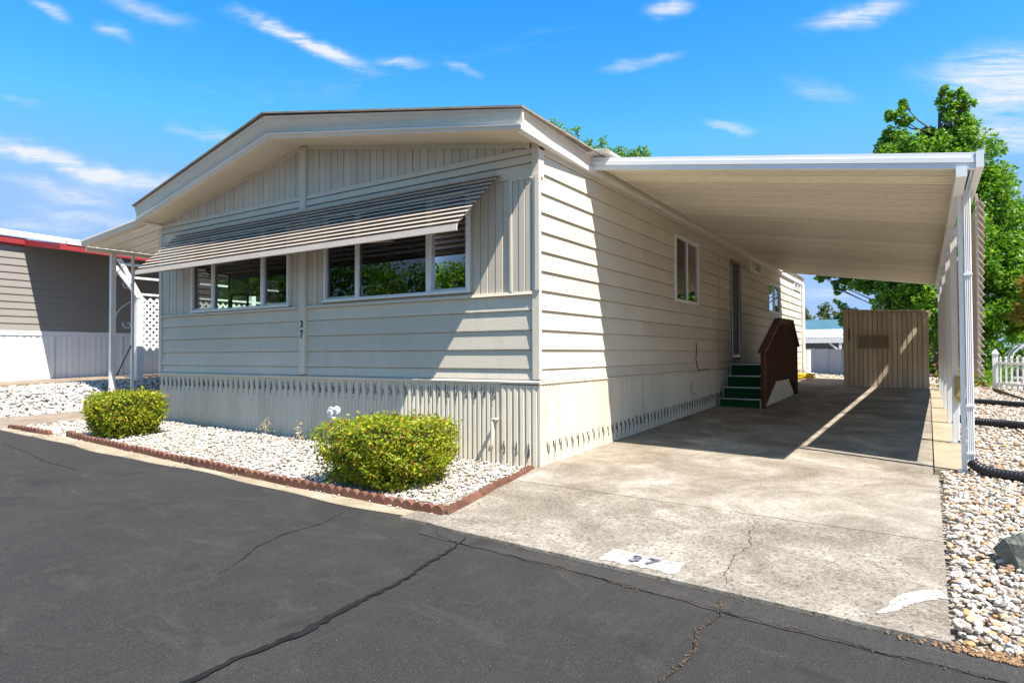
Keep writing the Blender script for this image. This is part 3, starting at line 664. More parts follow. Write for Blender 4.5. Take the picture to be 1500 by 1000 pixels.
# roof and prow fascia
A = dict(T0=(.13, -.52, 3.49), B0=(.122, -.50, 3.288), Tp=(-3.66, -.62, 4.18), Bp=(-3.66, -.50, 3.905), Tl=(-7.42, -.33, 3.57), Bl=(-7.36, -.30, 3.285))
V3 = {k: Vector(v) for k, v in A.items()}
def fascia_seg(Ta, Ba, Tb, Bb, f0, f1, push, th, name='fascia'):
    def pt(T, B, f, o): p = T.lerp(B, f); return (p.x, p.y-o, p.z)
    mb = MB(); mb.hexa([pt(Ta, Ba, f0, push-th), pt(Ta, Ba, f0, push), pt(Ta, Ba, f1, push), pt(Ta, Ba, f1, push-th)],
                       [pt(Tb, Bb, f0, push-th), pt(Tb, Bb, f0, push), pt(Tb, Bb, f1, push), pt(Tb, Bb, f1, push-th)])
    return mb
for Ta, Ba, Tb, Bb in ((V3['T0'], V3['B0'], V3['Tp'], V3['Bp']), (V3['Tp'], V3['Bp'], V3['Tl'], V3['Bl'])):
    fascia_seg(Ta, Ba, Tb, Bb, .04, .16, .006, .04).build('fascia', fascia_m, H)
    fascia_seg(Ta, Ba, Tb, Bb, .165, .70, .0, .035).build('fascia', fascia_m, H)
    fascia_seg(Ta, Ba, Tb, Bb, .765, 1.0, .020, .05).build('fascia_lip', fascia_m, H)
    fascia_seg(Ta, Ba, Tb, Bb, .755, .825, .030, .03).build('fascia_lip', white_m, H)  # white strip is a painted highlight along the lip's upper ledge
    fascia_seg(Ta, Ba, Tb, Bb, .69, .74, -.012, .02).build('fascia_groove', trim_m, H)
# side eave fascia
for x0, x1, z0, z1, m in ((.06, .104, 3.36, 3.47, fascia_m), (.05, .122, 3.286, 3.352, white_m), (.06, .112, 3.474, 3.505, white_m)):
    e = x1-.078
    MB().hexa([(x0, -.485, z0), (x1, -.485, z0), (e, 1.1, z0), (-.04, 1.1, z0)], [(x0, -.485, z1), (x1, -.485, z1), (e, 1.1, z1), (-.04, 1.1, z1)]).build('eave_fascia', m, H)
    MB().box(-.04, e, 1.101, YB+.3, z0, z1).build('eave_fascia', m, H)

MB().box(-.01, .010, .0, YB, 3.262, 3.285).build('eave_trim', trim_m, H)
# soffit prow
wl, wr, wp = Vector((XL-.05, .04, 3.30)), Vector((.05, .04, 3.315)), Vector((-3.66, .04, 3.957))
for a, b, c, d in ((V3['B0'], V3['Bp'], wp, wr), (V3['Bp'], V3['Bl'], wl, wp)):
    b4 = [a+Vector((0, -.015, .004)), b+Vector((0, -.015, .004)), c, d]
    MB().hexa(b4, [p+Vector((0, 0, .02)) for p in b4]).build('soffit', soffit_m, H)
# roof sheets
rid0 = V3['Tp']+Vector((0, -.03, .03)); ridb = Vector((-3.66, YB+.3, 4.2))
for s_, T in ((1, V3['T0']), (-1, V3['Tl'])):
    e0 = T+Vector((s_*.02, -.03, .012)); eb = Vector((T.x+s_*.02-(.07 if s_ > 0 else 0), YB+.3, T.z+.012))
    b4 = [e0, rid0, ridb, eb]
    MB().hexa([p-Vector((0, 0, .018)) for p in b4], b4).build('roof', roof_m, H)
mb = MB(); mb.box(XL-.15, XL+.02, -.28, YB+.3, 3.29, 3.5); mb.build('eave_fascia', fascia_m, H)
MB().hexa([(.0, 1.05, 3.49), (.30, 1.02, 3.485), (.30, 12.5, 3.485), (.0, 12.5, 3.49)], [(.0, 1.05, 3.53), (.30, 1.02, 3.486), (.30, 12.5, 3.486), (.0, 12.5, 3.53)]).build('flashing', white_m, H)
# windows
def hwin(x0, x1, z0, z1, mull, panes, name='window'):
    y = -.028
    fr = MB(); fr.box(x0, x1, y, .06, z0, z0+.028); fr.box(x0, x1, y, .06, z1-.03, z1); fr.box(x0, x0+.032, y, .06, z0+.0285, z1-.0305); fr.box(x1-.032, x1, y, .06, z0+.0285, z1-.0305)
    fr.box(x0-.02, x1+.02, y-.012, y+.006, z0-.012, z0+.010)
    w = fr.build(name, vinyl_m, H, bev=.002)
    for i, (a, b) in enumerate(mull): MB().box(a, b, y+.004, .05, z0+.029, z1-.031).build('mullion', vinyl_m, w, bev=.002)
    ed = [x0+.032]+[q for ab in mull for q in ab]+[x1-.032]
    for i in range(0, len(ed), 2):
        a, b = ed[i], ed[i+1]; sash = panes[i//2]
        if sash:
            MB().box(a+.001, a+.022, .0, .035, z0+.03, z1-.032).box(b-.022, b-.001, .0, .035, z0+.03, z1-.032).box(a+.023, b-.023, .0, .035, z0+.03, z0+.052).build('sash', alu_m if sash == 2 else vinyl_m, w)
            a += .022; b -= .022
        yy = .018 if sash else .006
        p = MB(); p.v = [(a, yy, z0+.03), (b, yy, z0+.03), (b, yy, z1-.032), (a, yy, z1-.032)]; p.f = [(0, 1, 2, 3)]
        p.build('pane', screen_m if sash == 2 else glass_m, w)
    return w
hwin(*WL, [(-5.76, -5.70), (-4.56, -4.50)], [2, 0, 2])
hwin(*WR, [(-2.66, -2.60), (-1.50, -1.43)], [2, 0, 2])
def swin(y0, y1, z0, z1, blind=True, wd=.04, split=.5):
    fr = MB(); x = .022
    fr.box(-.06, x, y0, y1, z0, z0+wd); fr.box(-.06, x, y0, y1, z1-wd, z1); fr.box(-.06, x, y0, y0+wd, z0+wd+.0005, z1-wd-.0005); fr.box(-.06, x, y1-wd, y1, z0+wd+.0005, z1-wd-.0005)
    w = fr.build('window', vinyl_m, H, bev=.002); ym = y0+(y1-y0)*split
    MB().box(-.05, x-.006, ym-.02, ym+.02, z0+wd, z1-wd).build('mullion', vinyl_m, w)
    for a, b, mt in ((y0+wd, ym-.02, screen_m), (ym+.02, y1-wd, glass_m)):
        p = MB(); p.v = [(-.01, a, z0+wd), (-.01, b, z0+wd), (-.01, b, z1-wd), (-.01, a, z1-wd)]; p.f = [(0, 1, 2, 3)]; p.build('pane', mt, w)
    if blind:
        bl = MB(); zt = z1-wd-.02; zb = z0+(z1-z0)*.26
        while zt > zb: bl.hexa([(-.075, ym+.02, zt), (-.055, ym+.02, zt-.012), (-.055, y1-wd, zt-.012), (-.075, y1-wd, zt)], [(-.075, ym+.02, zt+.002), (-.055, ym+.02, zt-.010), (-.055, y1-wd, zt-.010), (-.075, y1-wd, zt+.002)]); zt -= .028
        b = bl.build('blind', blind_m, w)
    return w
for i, q in enumerate(sidewins[:4]): swin(*q, blind=i < 2, wd=.05 if i != 1 else .04)
# left wall window (seen through the front one)
fr = MB(); a0, a1, z0, z1 = leftwin
fr.box(XL-.02, XL+.08, a0, a1, z0, z0+.04); fr.box(XL-.02, XL+.08, a0, a1, z1-.04, z1); fr.box(XL-.02, XL+.08, a0, a0+.04, z0+.041, z1-.041); fr.box(XL-.02, XL+.08, a1-.04, a1, z0+.041, z1-.041)
w = fr.build('window', dark_m, H); MB().box(XL, XL+.06, 1.22, 1.27, z0+.041, z1-.041).build('mullion', dark_m, w)
for a, b in ((a0+.04, 1.22), (1.27, a1-.04)):
    p = MB(); p.v = [(XL+.03, a, z0+.04), (XL+.03, b, z0+.04), (XL+.03, b, z1-.04), (XL+.03, a, z1-.04)]; p.f = [(0, 1, 2, 3)]; p.build('pane', glass('clear_pane', (.8, .95, .86), 1, 0), w)
# side door
mb = MB(); mb.box(-.06, .012, 7.60, 7.66, 1.012, 3.08); mb.box(-.06, .012, 8.36, 8.42, 1.012, 3.08); mb.box(-.06, .012, 7.661, 8.359, 3.01, 3.08)
D_ = mb.build('door_frame', paint('door_frame_paint', (.25, .20, .15), .5), H)
MB().box(-.05, -.015, 7.67, 8.35, 1.04, 3.0).build('door', door_m, D_)
MB().box(-.012, .004, 7.69, 7.73, 1.06, 2.98).box(-.012, .004, 8.29, 8.33, 1.06, 2.98).box(-.012, .004, 7.731, 8.289, 1.06, 1.12).build('door_rail', alu_m, D_)
MB().tube([(.004, 8.26, 1.98), (.05, 8.26, 1.98), (.05, 8.26, 2.10), (.004, 8.26, 2.10)], .008, 6).build('door_handle', alu_m, D_)
MB().box(-.03, .05, 7.62, 8.40, 1.0, 1.0115).build('door_sill', white_m, D_)
# house numbers on the centre trim post
for ch, zc in (('3', 1.555), ('7', 1.425)):
    mt = Matrix.Translation((-3.655, -.0345, zc)) @ Matrix.Rotation(math.pi/2, 4, 'X')
    text_obj('house_number', ch, .125, black_m, H, mt, .002, .0035)
    if ch == '7': MB().box(-3.688, -3.680, -.0370, -.0330, zc+.018, zc+.045).box(-3.668, -3.640, -.0370, -.0330, zc-.052, zc-.044).build('digit_serif', black_m, H)
# window awning: lapped slats
aw = H
AX0, AX1 = -6.80, -.53; ns = 11
awning = MB().beam((AX0, -.012, 3.072), (AX1, -.012, 3.072), .05, .03).build('window_awning', awn_m, H)
for i in range(ns):
    f0, f1 = i/ns, (i+1)/ns; y0, z0 = -.03-.56*f0, 3.06-.62*f0; y1, z1 = -.03-.56*f1, 3.06-.62*f1
    dx = -.02*f0
    prof = [(y0, z0+.008), (y1-.022, z1+.046), (y1-.022, z1+.040), (y1+.003, z1+.006), (y1+.008, z1+.006), (y0, z0+.002)]
    xr = AX1+.02-.10*f0
    ym, zm = y0+(y1-y0)*.60, z0+(z1-z0)*.60
    prof = [(y0, z0+.012), (ym-.010, zm+.026), (ym-.010, zm+.020), (y0, z0+.006)]
    sl = MB().extx(prof, AX0+.14-.16*f0, xr+.06*(1-f0)).build('awning_slat', awn_m, awning)
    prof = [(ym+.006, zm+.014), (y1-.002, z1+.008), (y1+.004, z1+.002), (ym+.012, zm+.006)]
    MB().extx(prof, AX0+.145-.16*f0, xr+.06*(1-f0)-.006).build('awning_slat', awn_shadow, awning)  # dark strip carries the painted shade below the cream slat
MB().extx([(-.590, 2.452), (-.606, 2.452), (-.612, 2.388), (-.590, 2.384), (-.594, 2.392), (-.600, 2.394)], AX0-.02, AX1-.08+.02).build('valance', awn_lip, awning)
for x in (AX0+.3, -5.2, mid0, -2.0):
    MB().beam((x, -.03, 2.5), (x, -.57, 2.40), .02, .012).build('awning_arm', awn_m, awning)
for x in (AX0+.05, -4.7, -2.6, AX1-.13):
    MB().beam((x, -.04, 3.03), (x, -.59, 2.42), .018, .010).build('awning_rib', awn_m, awning)
# wall lamp, cord
L_ = thing('wall_lamp', (.05, 8.85, 3.05), 'small jelly jar lamp on the side wall right of the door', 'lamp')
MB().box(.012, .04, 8.78, 8.92, 3.0, 3.12).build('back_plate', white_m, L_)
for y in (8.78, 8.94): MB().tube([(.05, y, 3.05), (.11, y, 3.04), (.13, y, 2.96), (.13, y, 2.90)], [.02, .03, .045, .05], 10).build('lamp_head', pan_m, L_, True)
tag(MB().tube([(.02, 5.21, 1.33), (.022, 5.23, 1.2), (.024, 5.18, 1.05), (.024, 5.24, .92), (.03, 5.32, .85), (.03, 5.6, .87), (.03, 5.9, .86)], .007, 6).build('cable', dark_m), 'dark cable hanging down the side wall left of the steps', 'cable')
# downspout on rear corner
ds = thing('downspout', (.07, YB+.02, .5), 'white downspout on the rear corner of the house', 'downspout')
MB().box(.03, .10, YB-.02, YB+.06, .75, 3.3).build('pipe', white_dirty, ds)
MB().tube([(.065, YB+.02, .78), (.068, YB, .62), (.25, YB-.1, .5)], .04, 8).build('elbow', white_dirty, ds)
tag(MB().box(.03, .20, YB+.1, YB+.4, .45, 1.25).build('utility_box', white_dirty), 'narrow ribbed white box at the rear corner of the house', 'utility box')
# lamp inside behind left window
tl = thing('table_lamp', (-6.05, .8, .87), 'drum shaded lamp standing behind the left front window', 'table lamp')
MB().tube([(-6.05, .8, .87), (-6.05, .8, 2.2)], .018, 8).build('lamp_stem', dark_m, tl)
MB().tube([(-6.05, .8, 2.14), (-6.05, .8, 2.48)], [.27, .25], 20, cap=False).build('lamp_shade', shade_m, tl, True)

# ---------------------------------------------------------------- carport
CP = thing('carport', (1.9, 2, 0), 'white metal carport with ribbed underside attached to the right side of the house', 'carport')
ca0 = lambda y: 3.455; x_in = .13
def rtop(x): return 3.47-(3.47-2.885)*(x-.0)/3.68
y0c, y1c = 1.20, 12.76; npan = 30; dy = (y1c-y0c-.06)/npan
def xr_(y): return 3.66-.07*(y-y0c)/(y1c-y0c)
for i in range(npan):
    a = y0c+.04+i*dy; pr = []
    w = dy-.003
    for f, o in ((0, 0), (.02, -.045), (.10, -.045), (.12, -.0), (.30, 0), (.33, -.050), (.40, -.050), (.43, 0), (.60, 0), (.63, -.050), (.70, -.050), (.73, 0), (.98, 0), (1, -.03)): pr.append((a+f*w, o))
    mb = MB(); n = len(pr); xe = xr_(a)
    for x in (x_in, xe):
        for off in (0, -.012):
            for y, o in pr: mb.v.append((x, y, rtop(x)-.07+o+(0.012 if off == 0 else 0)))
    for j in range(n-1):
        mb.f += [(j, j+1, 2*n+j+1, 2*n+j), (n+j, 3*n+j, 3*n+j+1, n+j+1)]
    mb.build('roof_pan', pan_m, CP)
def slopebox(x0, x1, ya, yb, t, b):
    return MB().hexa([(x0, ya, rtop(x0)+b), (x1, ya, rtop(x1)+b), (x1, yb, rtop(x1)+b), (x0, yb, rtop(x0)+b)], [(x0, ya, rtop(x0)+t), (x1, ya, rtop(x1)+t), (x1, yb, rtop(x1)+t), (x0, yb, rtop(x0)+t)])
slopebox(.0, 3.70, 1.185, 1.235, .0, -.045).build('fascia', white_m, CP)
slopebox(.0, 3.70, 1.170, 1.235, -.0475, -.092).build('fascia', white_m, CP)
slopebox(.0, 3.70, 1.180, 1.235, -.0945, -.142).build('fascia', white_m, CP)
slopebox(x_in, 3.66, 1.24, y1c, .0, -.006).build('roof_sheet', white_m, CP)
slopebox(.0, 3.62, y1c, y1c+.05, .0, -.14).build('fascia', white_m, CP)
MB().box(.02, .06, 1.24, y1c, 3.30, 3.345).build('hanger', pan_m, CP)
def ygut(x0, x1, z0, z1, nm, m): return MB().hexa([(x0, 1.165, z0), (x1, 1.165, z0), (x1-.07, y1c+.05, z0), (x0-.07, y1c+.05, z0)], [(x0, 1.165, z1), (x1, 1.165, z1), (x1-.07, y1c+.05, z1), (x0-.07, y1c+.05, z1)]).build(nm, m, CP)
ygut(3.702, 3.760, 2.745, 2.885, 'gutter', white_m); ygut(3.56, 3.64, 2.68, 2.768, 'beam', white_m)
post_y = [2.06, 3.98, 6.03, 8.18, 10.29, 12.3]
for i, y in enumerate(post_y):
    z0 = gz(3.62, y)-.005; x = 3.62-.01*i
    if i == 0: p = MB().box(x-.025, x+.015, y-.03, y+.03, z0+.006, 2.68).build('post', white_dirty, CP)
    else: p = MB().box(x-.035, x+.035, y-.03, y+.03, z0+.006, 2.68).build('post', white_dirty, CP, bev=.004)
    MB().box(x-.06, x+.06, y-.05, y+.05, z0-.004, z0+.012).build('base_plate', alu_m, p)
    MB().box(x-.05, x+.05, y-.05, y+.05, 2.60, 2.676).build('bracket', white_m, p) if i else None
    MB().tube([(x+.03, y-.03, z0+.012), (x+.03, y-.03, z0+.035)], .011, 6).build('bolt', dark_m, p)
# fluted downspout beside the front post
fl = [(3.640+.06*k/8, 2.01 if k % 2 else 2.018) for k in range(9)]
mb = MB(); mb.extz(fl+[(3.70, 2.075), (3.64, 2.075)], .10, 2.745); dsp = mb.build('downspout', white_dirty, CP)
for z in (.16, .62, 1.9): MB().box(3.634, 3.706, 2.002, 2.08, z, z+.02).build('strap', white_m, dsp)
mb = MB(); mb.ext([(3.642, 2.012), (3.698, 2.012), (3.698, 2.07), (3.642, 2.07)], lambda q: (q[0], q[1], .10), lambda q: (q[0]+.03, q[1]-.02, .02)); mb.build('elbow', white_dirty, dsp)
# hanging side awning of lapped slats
SA = MB().box(3.765, 3.79, 2.16, 12.5, 2.64, 2.665).build('side_shade', awn_m, CP); tag(SA, 'tan slatted metal shade hanging outside the right posts')
zt, zb, nsl = 2.655, .90, 24
for i in range(nsl):
    f = i/nsl; z1 = zt-(zt-zb)*f; z0 = zt-(zt-zb)*(f+1/nsl); xo = 3.765-.03*f
    prof = [(xo, z1+.012), (xo+.055, z0+.004), (xo+.060, z0+.010), (xo+.006, z1+.020)]
    MB().exty(prof, 2.16, 12.5).build('shade_slat', awn_m, SA)
MB().box(3.745, 3.768, 2.17, 2.20, .9, 2.72).build('frame_bar', awn_m, SA); MB().box(3.745, 3.768, 7.2, 7.23, .9, 2.72).build('frame_bar', awn_m, SA); MB().box(3.745, 3.768, 12.4, 12.43, .9, 2.72).build('frame_bar', awn_m, SA)
# yellow box on second post
yb = thing('hanging_sprayer', (3.66, 3.93, .5), 'tan and yellow box fixed low on the second carport post', 'box')
MB().box(3.60, 3.70, 3.90, 3.948, .60, .85).build('box_body', tan_m, yb, bev=.006)
MB().hexa([(3.63, 3.91, .545), (3.68, 3.91, .545), (3.68, 3.94, .545), (3.63, 3.94, .545)], [(3.61, 3.90, .598), (3.69, 3.90, .598), (3.69, 3.948, .598), (3.61, 3.948, .598)]).build('lower_cup', yellow_m, yb)
# corrugated black drain pipes
def corr(name, pts, r, label):
    P_ = []; R_ = []
    pts = [Vector(p) for p in pts]
    for i in range(len(pts)-1):
        L = (pts[i+1]-pts[i]).length; m = max(4, int(L/.008))
        for k in range(m): P_.append(pts[i].lerp(pts[i+1], k/m)); 
    # smooth the path
    Q = [sum((P_[max(0, min(len(P_)-1, j+k))] for k in range(-10, 11)), Vector())/21 for j in range(len(P_))]
    R_ = [r*(1 if (j//2) % 2 else .88) for j in range(len(Q))]
    return tag(MB().tube(Q, R_, 12).build(name, black_m, None, True), label, 'drain pipe', 'black corrugated drain pipes')
G_ = lambda x, y, d=.045: (x, y, gz(x, y)+d)
corr('drain_pipe', [(3.665, 2.03, .10), (3.69, 1.99, .05), G_(3.80, 1.93, .03), G_(4.1, 1.80, .03), G_(4.8, 1.72, .03), G_(5.6, 1.6, .03)], .052, 'black corrugated drain pipe joined to the front downspout of the carport')
corr('drain_pipe', [G_(3.66, 6.15, .07), G_(3.80, 6.05), G_(4.2, 5.95), G_(4.6, 5.75), G_(5.4, 5.3)], .058, 'black corrugated drain pipe lying between the nearest pipe and the thinner far one')
corr('drain_pipe', [G_(3.72, 9.5, .06), G_(4.1, 9.45), G_(4.5, 9.3), G_(5.0, 9.0), G_(6, 8.4)], .050, 'farthest of the black corrugated drain pipes on the gravel by the fence')
tag(MB().tube([G_(4.62, 12.9, .03), G_(4.78, 11.6, .03), G_(4.95, 10.5, .02), G_(5.6, 9.9, .02)], [.05, .03, .025, .02], 7).build('fallen_branch', bark_m), 'dark stick lying on the gravel in front of the picket fence', 'branch')
# rock
r_ = random.Random(12); v, f = I2; rv = []
for p in v:
    k = 1+r_.uniform(-.16, .16); x, y, z = p*k; rv.append((3.83+x*.17+ (z*.03), -.80+y*.13, -.075+max(-.2, z*.15+(.03 if x < .2 else -.01))))
mb = MB(); mb.v = rv; mb.f = [tuple(int(i) for i in q) for q in f]; tag(mb.build('rock', rock_m), 'angular grey green rock on the pebbles at the right edge', 'rock')

# ---------------------------------------------------------------- steps
ST = thing('porch_steps', (.45, 7.9, .2), 'green carpeted wooden steps with dark railing below the side door', 'steps')
ry = [6.46, 6.74, 7.02, 7.29]; rz = [.315, .51, .715, .935]; g0 = .15
prevz = g0
for i in range(4):
    yb_ = ry[i+1] if i < 3 else 8.90; s = MB().box(.06, .80, ry[i], yb_-.001, g0-.02, rz[i]-.012).build('step', carpet_m, ST)
    MB().box(.06, .80, ry[i]-.012, yb_-.013, rz[i]-.0115, rz[i]+.002).build('tread_carpet', carpet_m, s)
    pz = g0 if i == 0 else rz[i-1]+.003
    MB().box(.06, .80, ry[i]-.026, ry[i]-.0125, rz[i]-.014, rz[i]+.008).box(.055, .075, ry[i]-.014, ry[i]-.001, pz, rz[i]-.015).box(.785, .801, ry[i]-.014, ry[i]-.001, pz, rz[i]-.015 if i == 0 else pz+.02).build('nosing', alu_m, s)
for i in range(3):
    s = MB().box(.06, .80, 8.905+i*.29, 9.19+i*.29, g0+.05, .74-i*.2).build('step', carpet_m, ST)
mb = MB(); mb.ext([(6.62, .17), (6.72, .42), (6.98, .60), (8.95, .62), (9.55, .30), (9.55, .22)], lambda q: (.804, q[0], q[1]), lambda q: (.832, q[0], q[1])); mb.build('side_panel', trim_m, ST)
RL = MB().box(.81, .88, 6.42, 6.50, g0-.01, 1.15).build('railing', rail_m, ST)
rail_top = lambda y: 1.17+(1.80-1.17)*(y-6.44)/(7.86-6.44) if y < 7.86 else (1.80 if y < 9.22 else 1.80-(y-9.22)*.72)
rail_bot = lambda y: (.20+max(0, y-6.6)*.42) if y < 7.5 else (.60 if y < 9.0 else .60-(y-9.0)*.45)
for (a, b) in (((6.36, 1.145), (7.86, 1.80)), ((7.86, 1.80), (9.22, 1.82)), ((9.22, 1.82), (9.95, 1.28))):
    MB().beam((.845, a[0], a[1]+.02), (.845, b[0]+.01, b[1]+.02), .13, .045).build('handrail', paint('handrail_wood', (.14, .075, .045), .5, .3, 5) if 'handrail_wood' not in MATS else MATS['handrail_wood'], RL)
    MB().beam((.845, a[0]+.03, a[1]-.055), (.845, b[0], b[1]-.055), .035, .08).build('rail_board', rail_m, RL)
y = 6.56
while y < 9.86:
    MB().box(.834, .868, y, y+.030, max(rail_bot(y), .2), rail_top(y)-.03).build('baluster', rail_m, RL); MB().box(.812, .826, y+.04, y+.11, max(rail_bot(y), .2), rail_top(y)-.03).build('gap_shadow_strip', rail_shadow, RL); y += .122  # added dark strips paint the shaded gaps between balusters
MB().box(.81, .88, 9.80, 9.87, .22, 1.33).build('rail_post', rail_m, RL)

# ---------------------------------------------------------------- shed
SH = thing('shed', (2.4, 13.8, .28), 'tan board sided shed at the end of the driveway under the carport', 'shed')
zt_ = lambda x: 2.21-.06*(x-1.53)
nb = 17; d = (3.33-1.55)/nb
for i in range(nb):
    a = 1.55+i*d; o = .008 if i % 3 else 0
    MB().hexa([(a+.003, 12.63, .2), (a+d-.003, 12.63, .2), (a+d-.008, 12.605-o, .2), (a+.008, 12.605-o, .2)], [(a+.003, 12.63, zt_(a)), (a+d-.003, 12.63, zt_(a)), (a+d-.008, 12.605-o, zt_(a)), (a+.008, 12.605-o, zt_(a))]).build('wall_board', shed_m, SH)
MB().hexa([(1.54, 12.632, .2), (3.34, 12.632, .2), (3.34, 15.0, .2), (1.54, 15.0, .2)], [(1.54, 12.632, 2.20), (3.34, 12.632, 2.10), (3.34, 15.0, 2.10), (1.54, 15.0, 2.20)]).build('wall', shed_m, SH)
MB().box(3.318, 3.352, 12.59, 12.64, .2, 2.10).box(1.528, 1.56, 12.59, 12.64, .2, 2.2).build('corner_board', shed_m, SH)
MB().hexa([(1.47, 12.52, 2.212), (3.40, 12.52, 2.112), (3.40, 15.1, 2.112), (1.47, 15.1, 2.212)], [(1.47, 12.52, 2.25), (3.40, 12.52, 2.15), (3.40, 15.1, 2.15), (1.47, 15.1, 2.25)]).build('roof', shed_m, SH)
vf = MB().box(1.85, 2.54, 12.55, 12.60, 1.565, 1.60).box(1.85, 2.54, 12.55, 12.60, 1.235, 1.265).box(1.85, 1.88, 12.55, 12.60, 1.2655, 1.5645).box(2.51, 2.54, 12.55, 12.60, 1.2655, 1.5645).build('vent', paint('vent_frame', (.42, .36, .25), .5), SH)
MB().box(1.881, 2.509, 12.575, 12.592, 1.266, 1.564).build('vent_screen', paint('vent_screen', (.27, .225, .16), .7, .2, 60), vf)
MB().box(2.12, 2.14, 12.56, 12.574, 1.266, 1.564).build('vent_bar', MATS['vent_frame'], vf)
MB().box(1.655, 1.675, 12.58, 12.598, 1.45, 1.75).build('shed_hinge', dark_m, SH)

# yellow hose heap
r_ = random.Random(2); pts = []
for k in range(150):
    a = k*.42; rr_ = .13+.07*math.sin(k*.31)+r_.uniform(-.02, .02); pts.append((.30+rr_*1.6*math.cos(a), 14.6+rr_*math.sin(a), gz(.3, 14.6)+.02+.0009*k+r_.uniform(0, .03)))
tag(MB().tube(pts, .014, 6).build('garden_hose', hose_y, None, True), 'heap of yellow garden hose at the rear corner of the house', 'hose')
# rear fence panels
FB = thing('rear_fence', (.3, 18.5, .45), 'pale lilac panel fence across the rear of the lot', 'fence')
for i in range(8):
    x = -1.2+i*.42; MB().box(x, x+.395, 18.5, 18.53, .40, 1.33-.015*i).build('fence_panel', fence_w, FB); MB().box(x-.02, x-.002, 18.47, 18.54, .40, 1.36-.015*i).build('fence_batten', fence_w, FB)
# neighbouring cover and blue roofed building behind
CV = thing('rear_patio_cover', (-.5, 24, .6), 'low white corrugated patio cover behind the pale rear fence', 'patio cover')
mb = MB()
for i in range(60):
    x = -2.5+i*.06; mb.v += [(x, 23.8, 1.80+(.02 if i % 2 else -.02)-.01*(x+2.5)), (x, 27.5, 2.25+(.02 if i % 2 else -.02))]
mb.f = [(2*i, 2*i+2, 2*i+3, 2*i+1) for i in range(59)]; mb.build('roof_sheet', paint('old_white_sheet', (.42, .45, .50), .5, .3, 3), CV)
MB().box(-2.5, 1.0, 23.78, 23.9, 1.56, 1.76).build('beam', white_dirty, CV)
for x in (-1.9, .25): 
    MB().box(x, x+.1, 23.8, 23.9, .6, 1.559).build('post', white_dirty, CV); MB().beam((x+.05, 23.85, 1.2), (x-.35, 23.85, 1.55), .07, .07).build('brace', white_dirty, CV)
BB = thing('rear_building', (-2, 33, .6), 'low building with blue grey metal roof far behind the fence', 'building')
MB().box(-6, 1.5, 31.6, 38, .4, 2.1).build('wall', paint('dark_wall', (.12, .12, .13), .8), BB)
MB().hexa([(-6.5, 30.4, 2.06), (1.1, 30.4, 1.98), (1.1, 34, 2.75), (-6.5, 34, 2.85)], [(-6.5, 30.4, 2.12), (1.1, 30.4, 2.04), (1.1, 34, 2.98), (-6.5, 34, 3.08)]).build('roof', blue_roof, BB)

# ---------------------------------------------------------------- left: patio cover with post, neighbour
PC = thing('side_patio_cover', (-8.8, 2, 0), 'small cream patio cover on the left side of the house', 'patio cover')
zc_ = lambda x: 3.34+(x+10.2)*.083
nn = 16
for i in range(nn):
    a = .16+i*.32; mb = MB(); 
    prof = [(a, 0), (a+.01, .03), (a+.03, .03), (a+.04, 0), (a+.15, 0), (a+.16, .012), (a+.18, .012), (a+.19, 0), (a+.315, 0), (a+.315, .038), (a, .038)]
    mb.ext(prof, lambda q: (-10.16, q[0], zc_(-10.16)-.10+q[1]), lambda q: (XL-.02, q[0], zc_(XL)-.10+q[1])); mb.build('roof_pan', pan_m, PC)
MB().hexa([(-10.22, .08, zc_(-10.22)-.10), (XL-.02, .08, zc_(XL)-.10), (XL-.02, .15, zc_(XL)-.10), (-10.22, .15, zc_(-10.22)-.10)], [(-10.22, .08, zc_(-10.22)), (XL-.02, .08, zc_(XL)), (XL-.02, .15, zc_(XL)), (-10.22, .15, zc_(-10.22))]).build('fascia', fascia_m, PC)
MB().hexa([(-10.23, .06, zc_(-10.22)-.02), (XL-.02, .06, zc_(XL)-.02), (XL-.02, .15, zc_(XL)-.02), (-10.23, .15, zc_(-10.22)-.02)], [(-10.23, .06, zc_(-10.22)+.012), (XL-.02, .06, zc_(XL)+.012), (XL-.02, .15, zc_(XL)+.012), (-10.23, .15, zc_(-10.22)+.012)]).build('fascia_cap', white_m, PC)
MB().box(-10.24, -10.16, .16, 5.3, 3.16, 3.235).build('beam', pan_m, PC)
pp = MB().box(-10.25, -10.17, .60, .69, .15, 3.158).build('post', white_dirty, PC)
MB().box(-10.225, -10.18, 1.0, 1.045, .15, 3.158).build('post_bar', white_dirty, pp)
for zb_ in (.9, 1.9, 2.7):
    pts = [(-10.2, .70+.15*(1-math.cos(t))/1.0*(1 if k else 1), zb_+.35*math.sin(t*.5)) for k, t in enumerate(np.linspace(0, 2.6, 9))]
    MB().tube(pts, .010, 5).build('scroll', white_m, pp)
    pts = [(-10.2, .98-.10*t*math.cos(t*2.2)*.35-.05, zb_-.12+.10*t*math.sin(t*2.2)*.35) for t in np.linspace(.3, 3, 16)]
    MB().tube(pts, .009, 5).build('scroll', white_m, pp)
MB().beam((-10.19, .72, .75), (-10.19, .99, 1.35), .016, .016).build('scroll_bar', dark_m, pp)

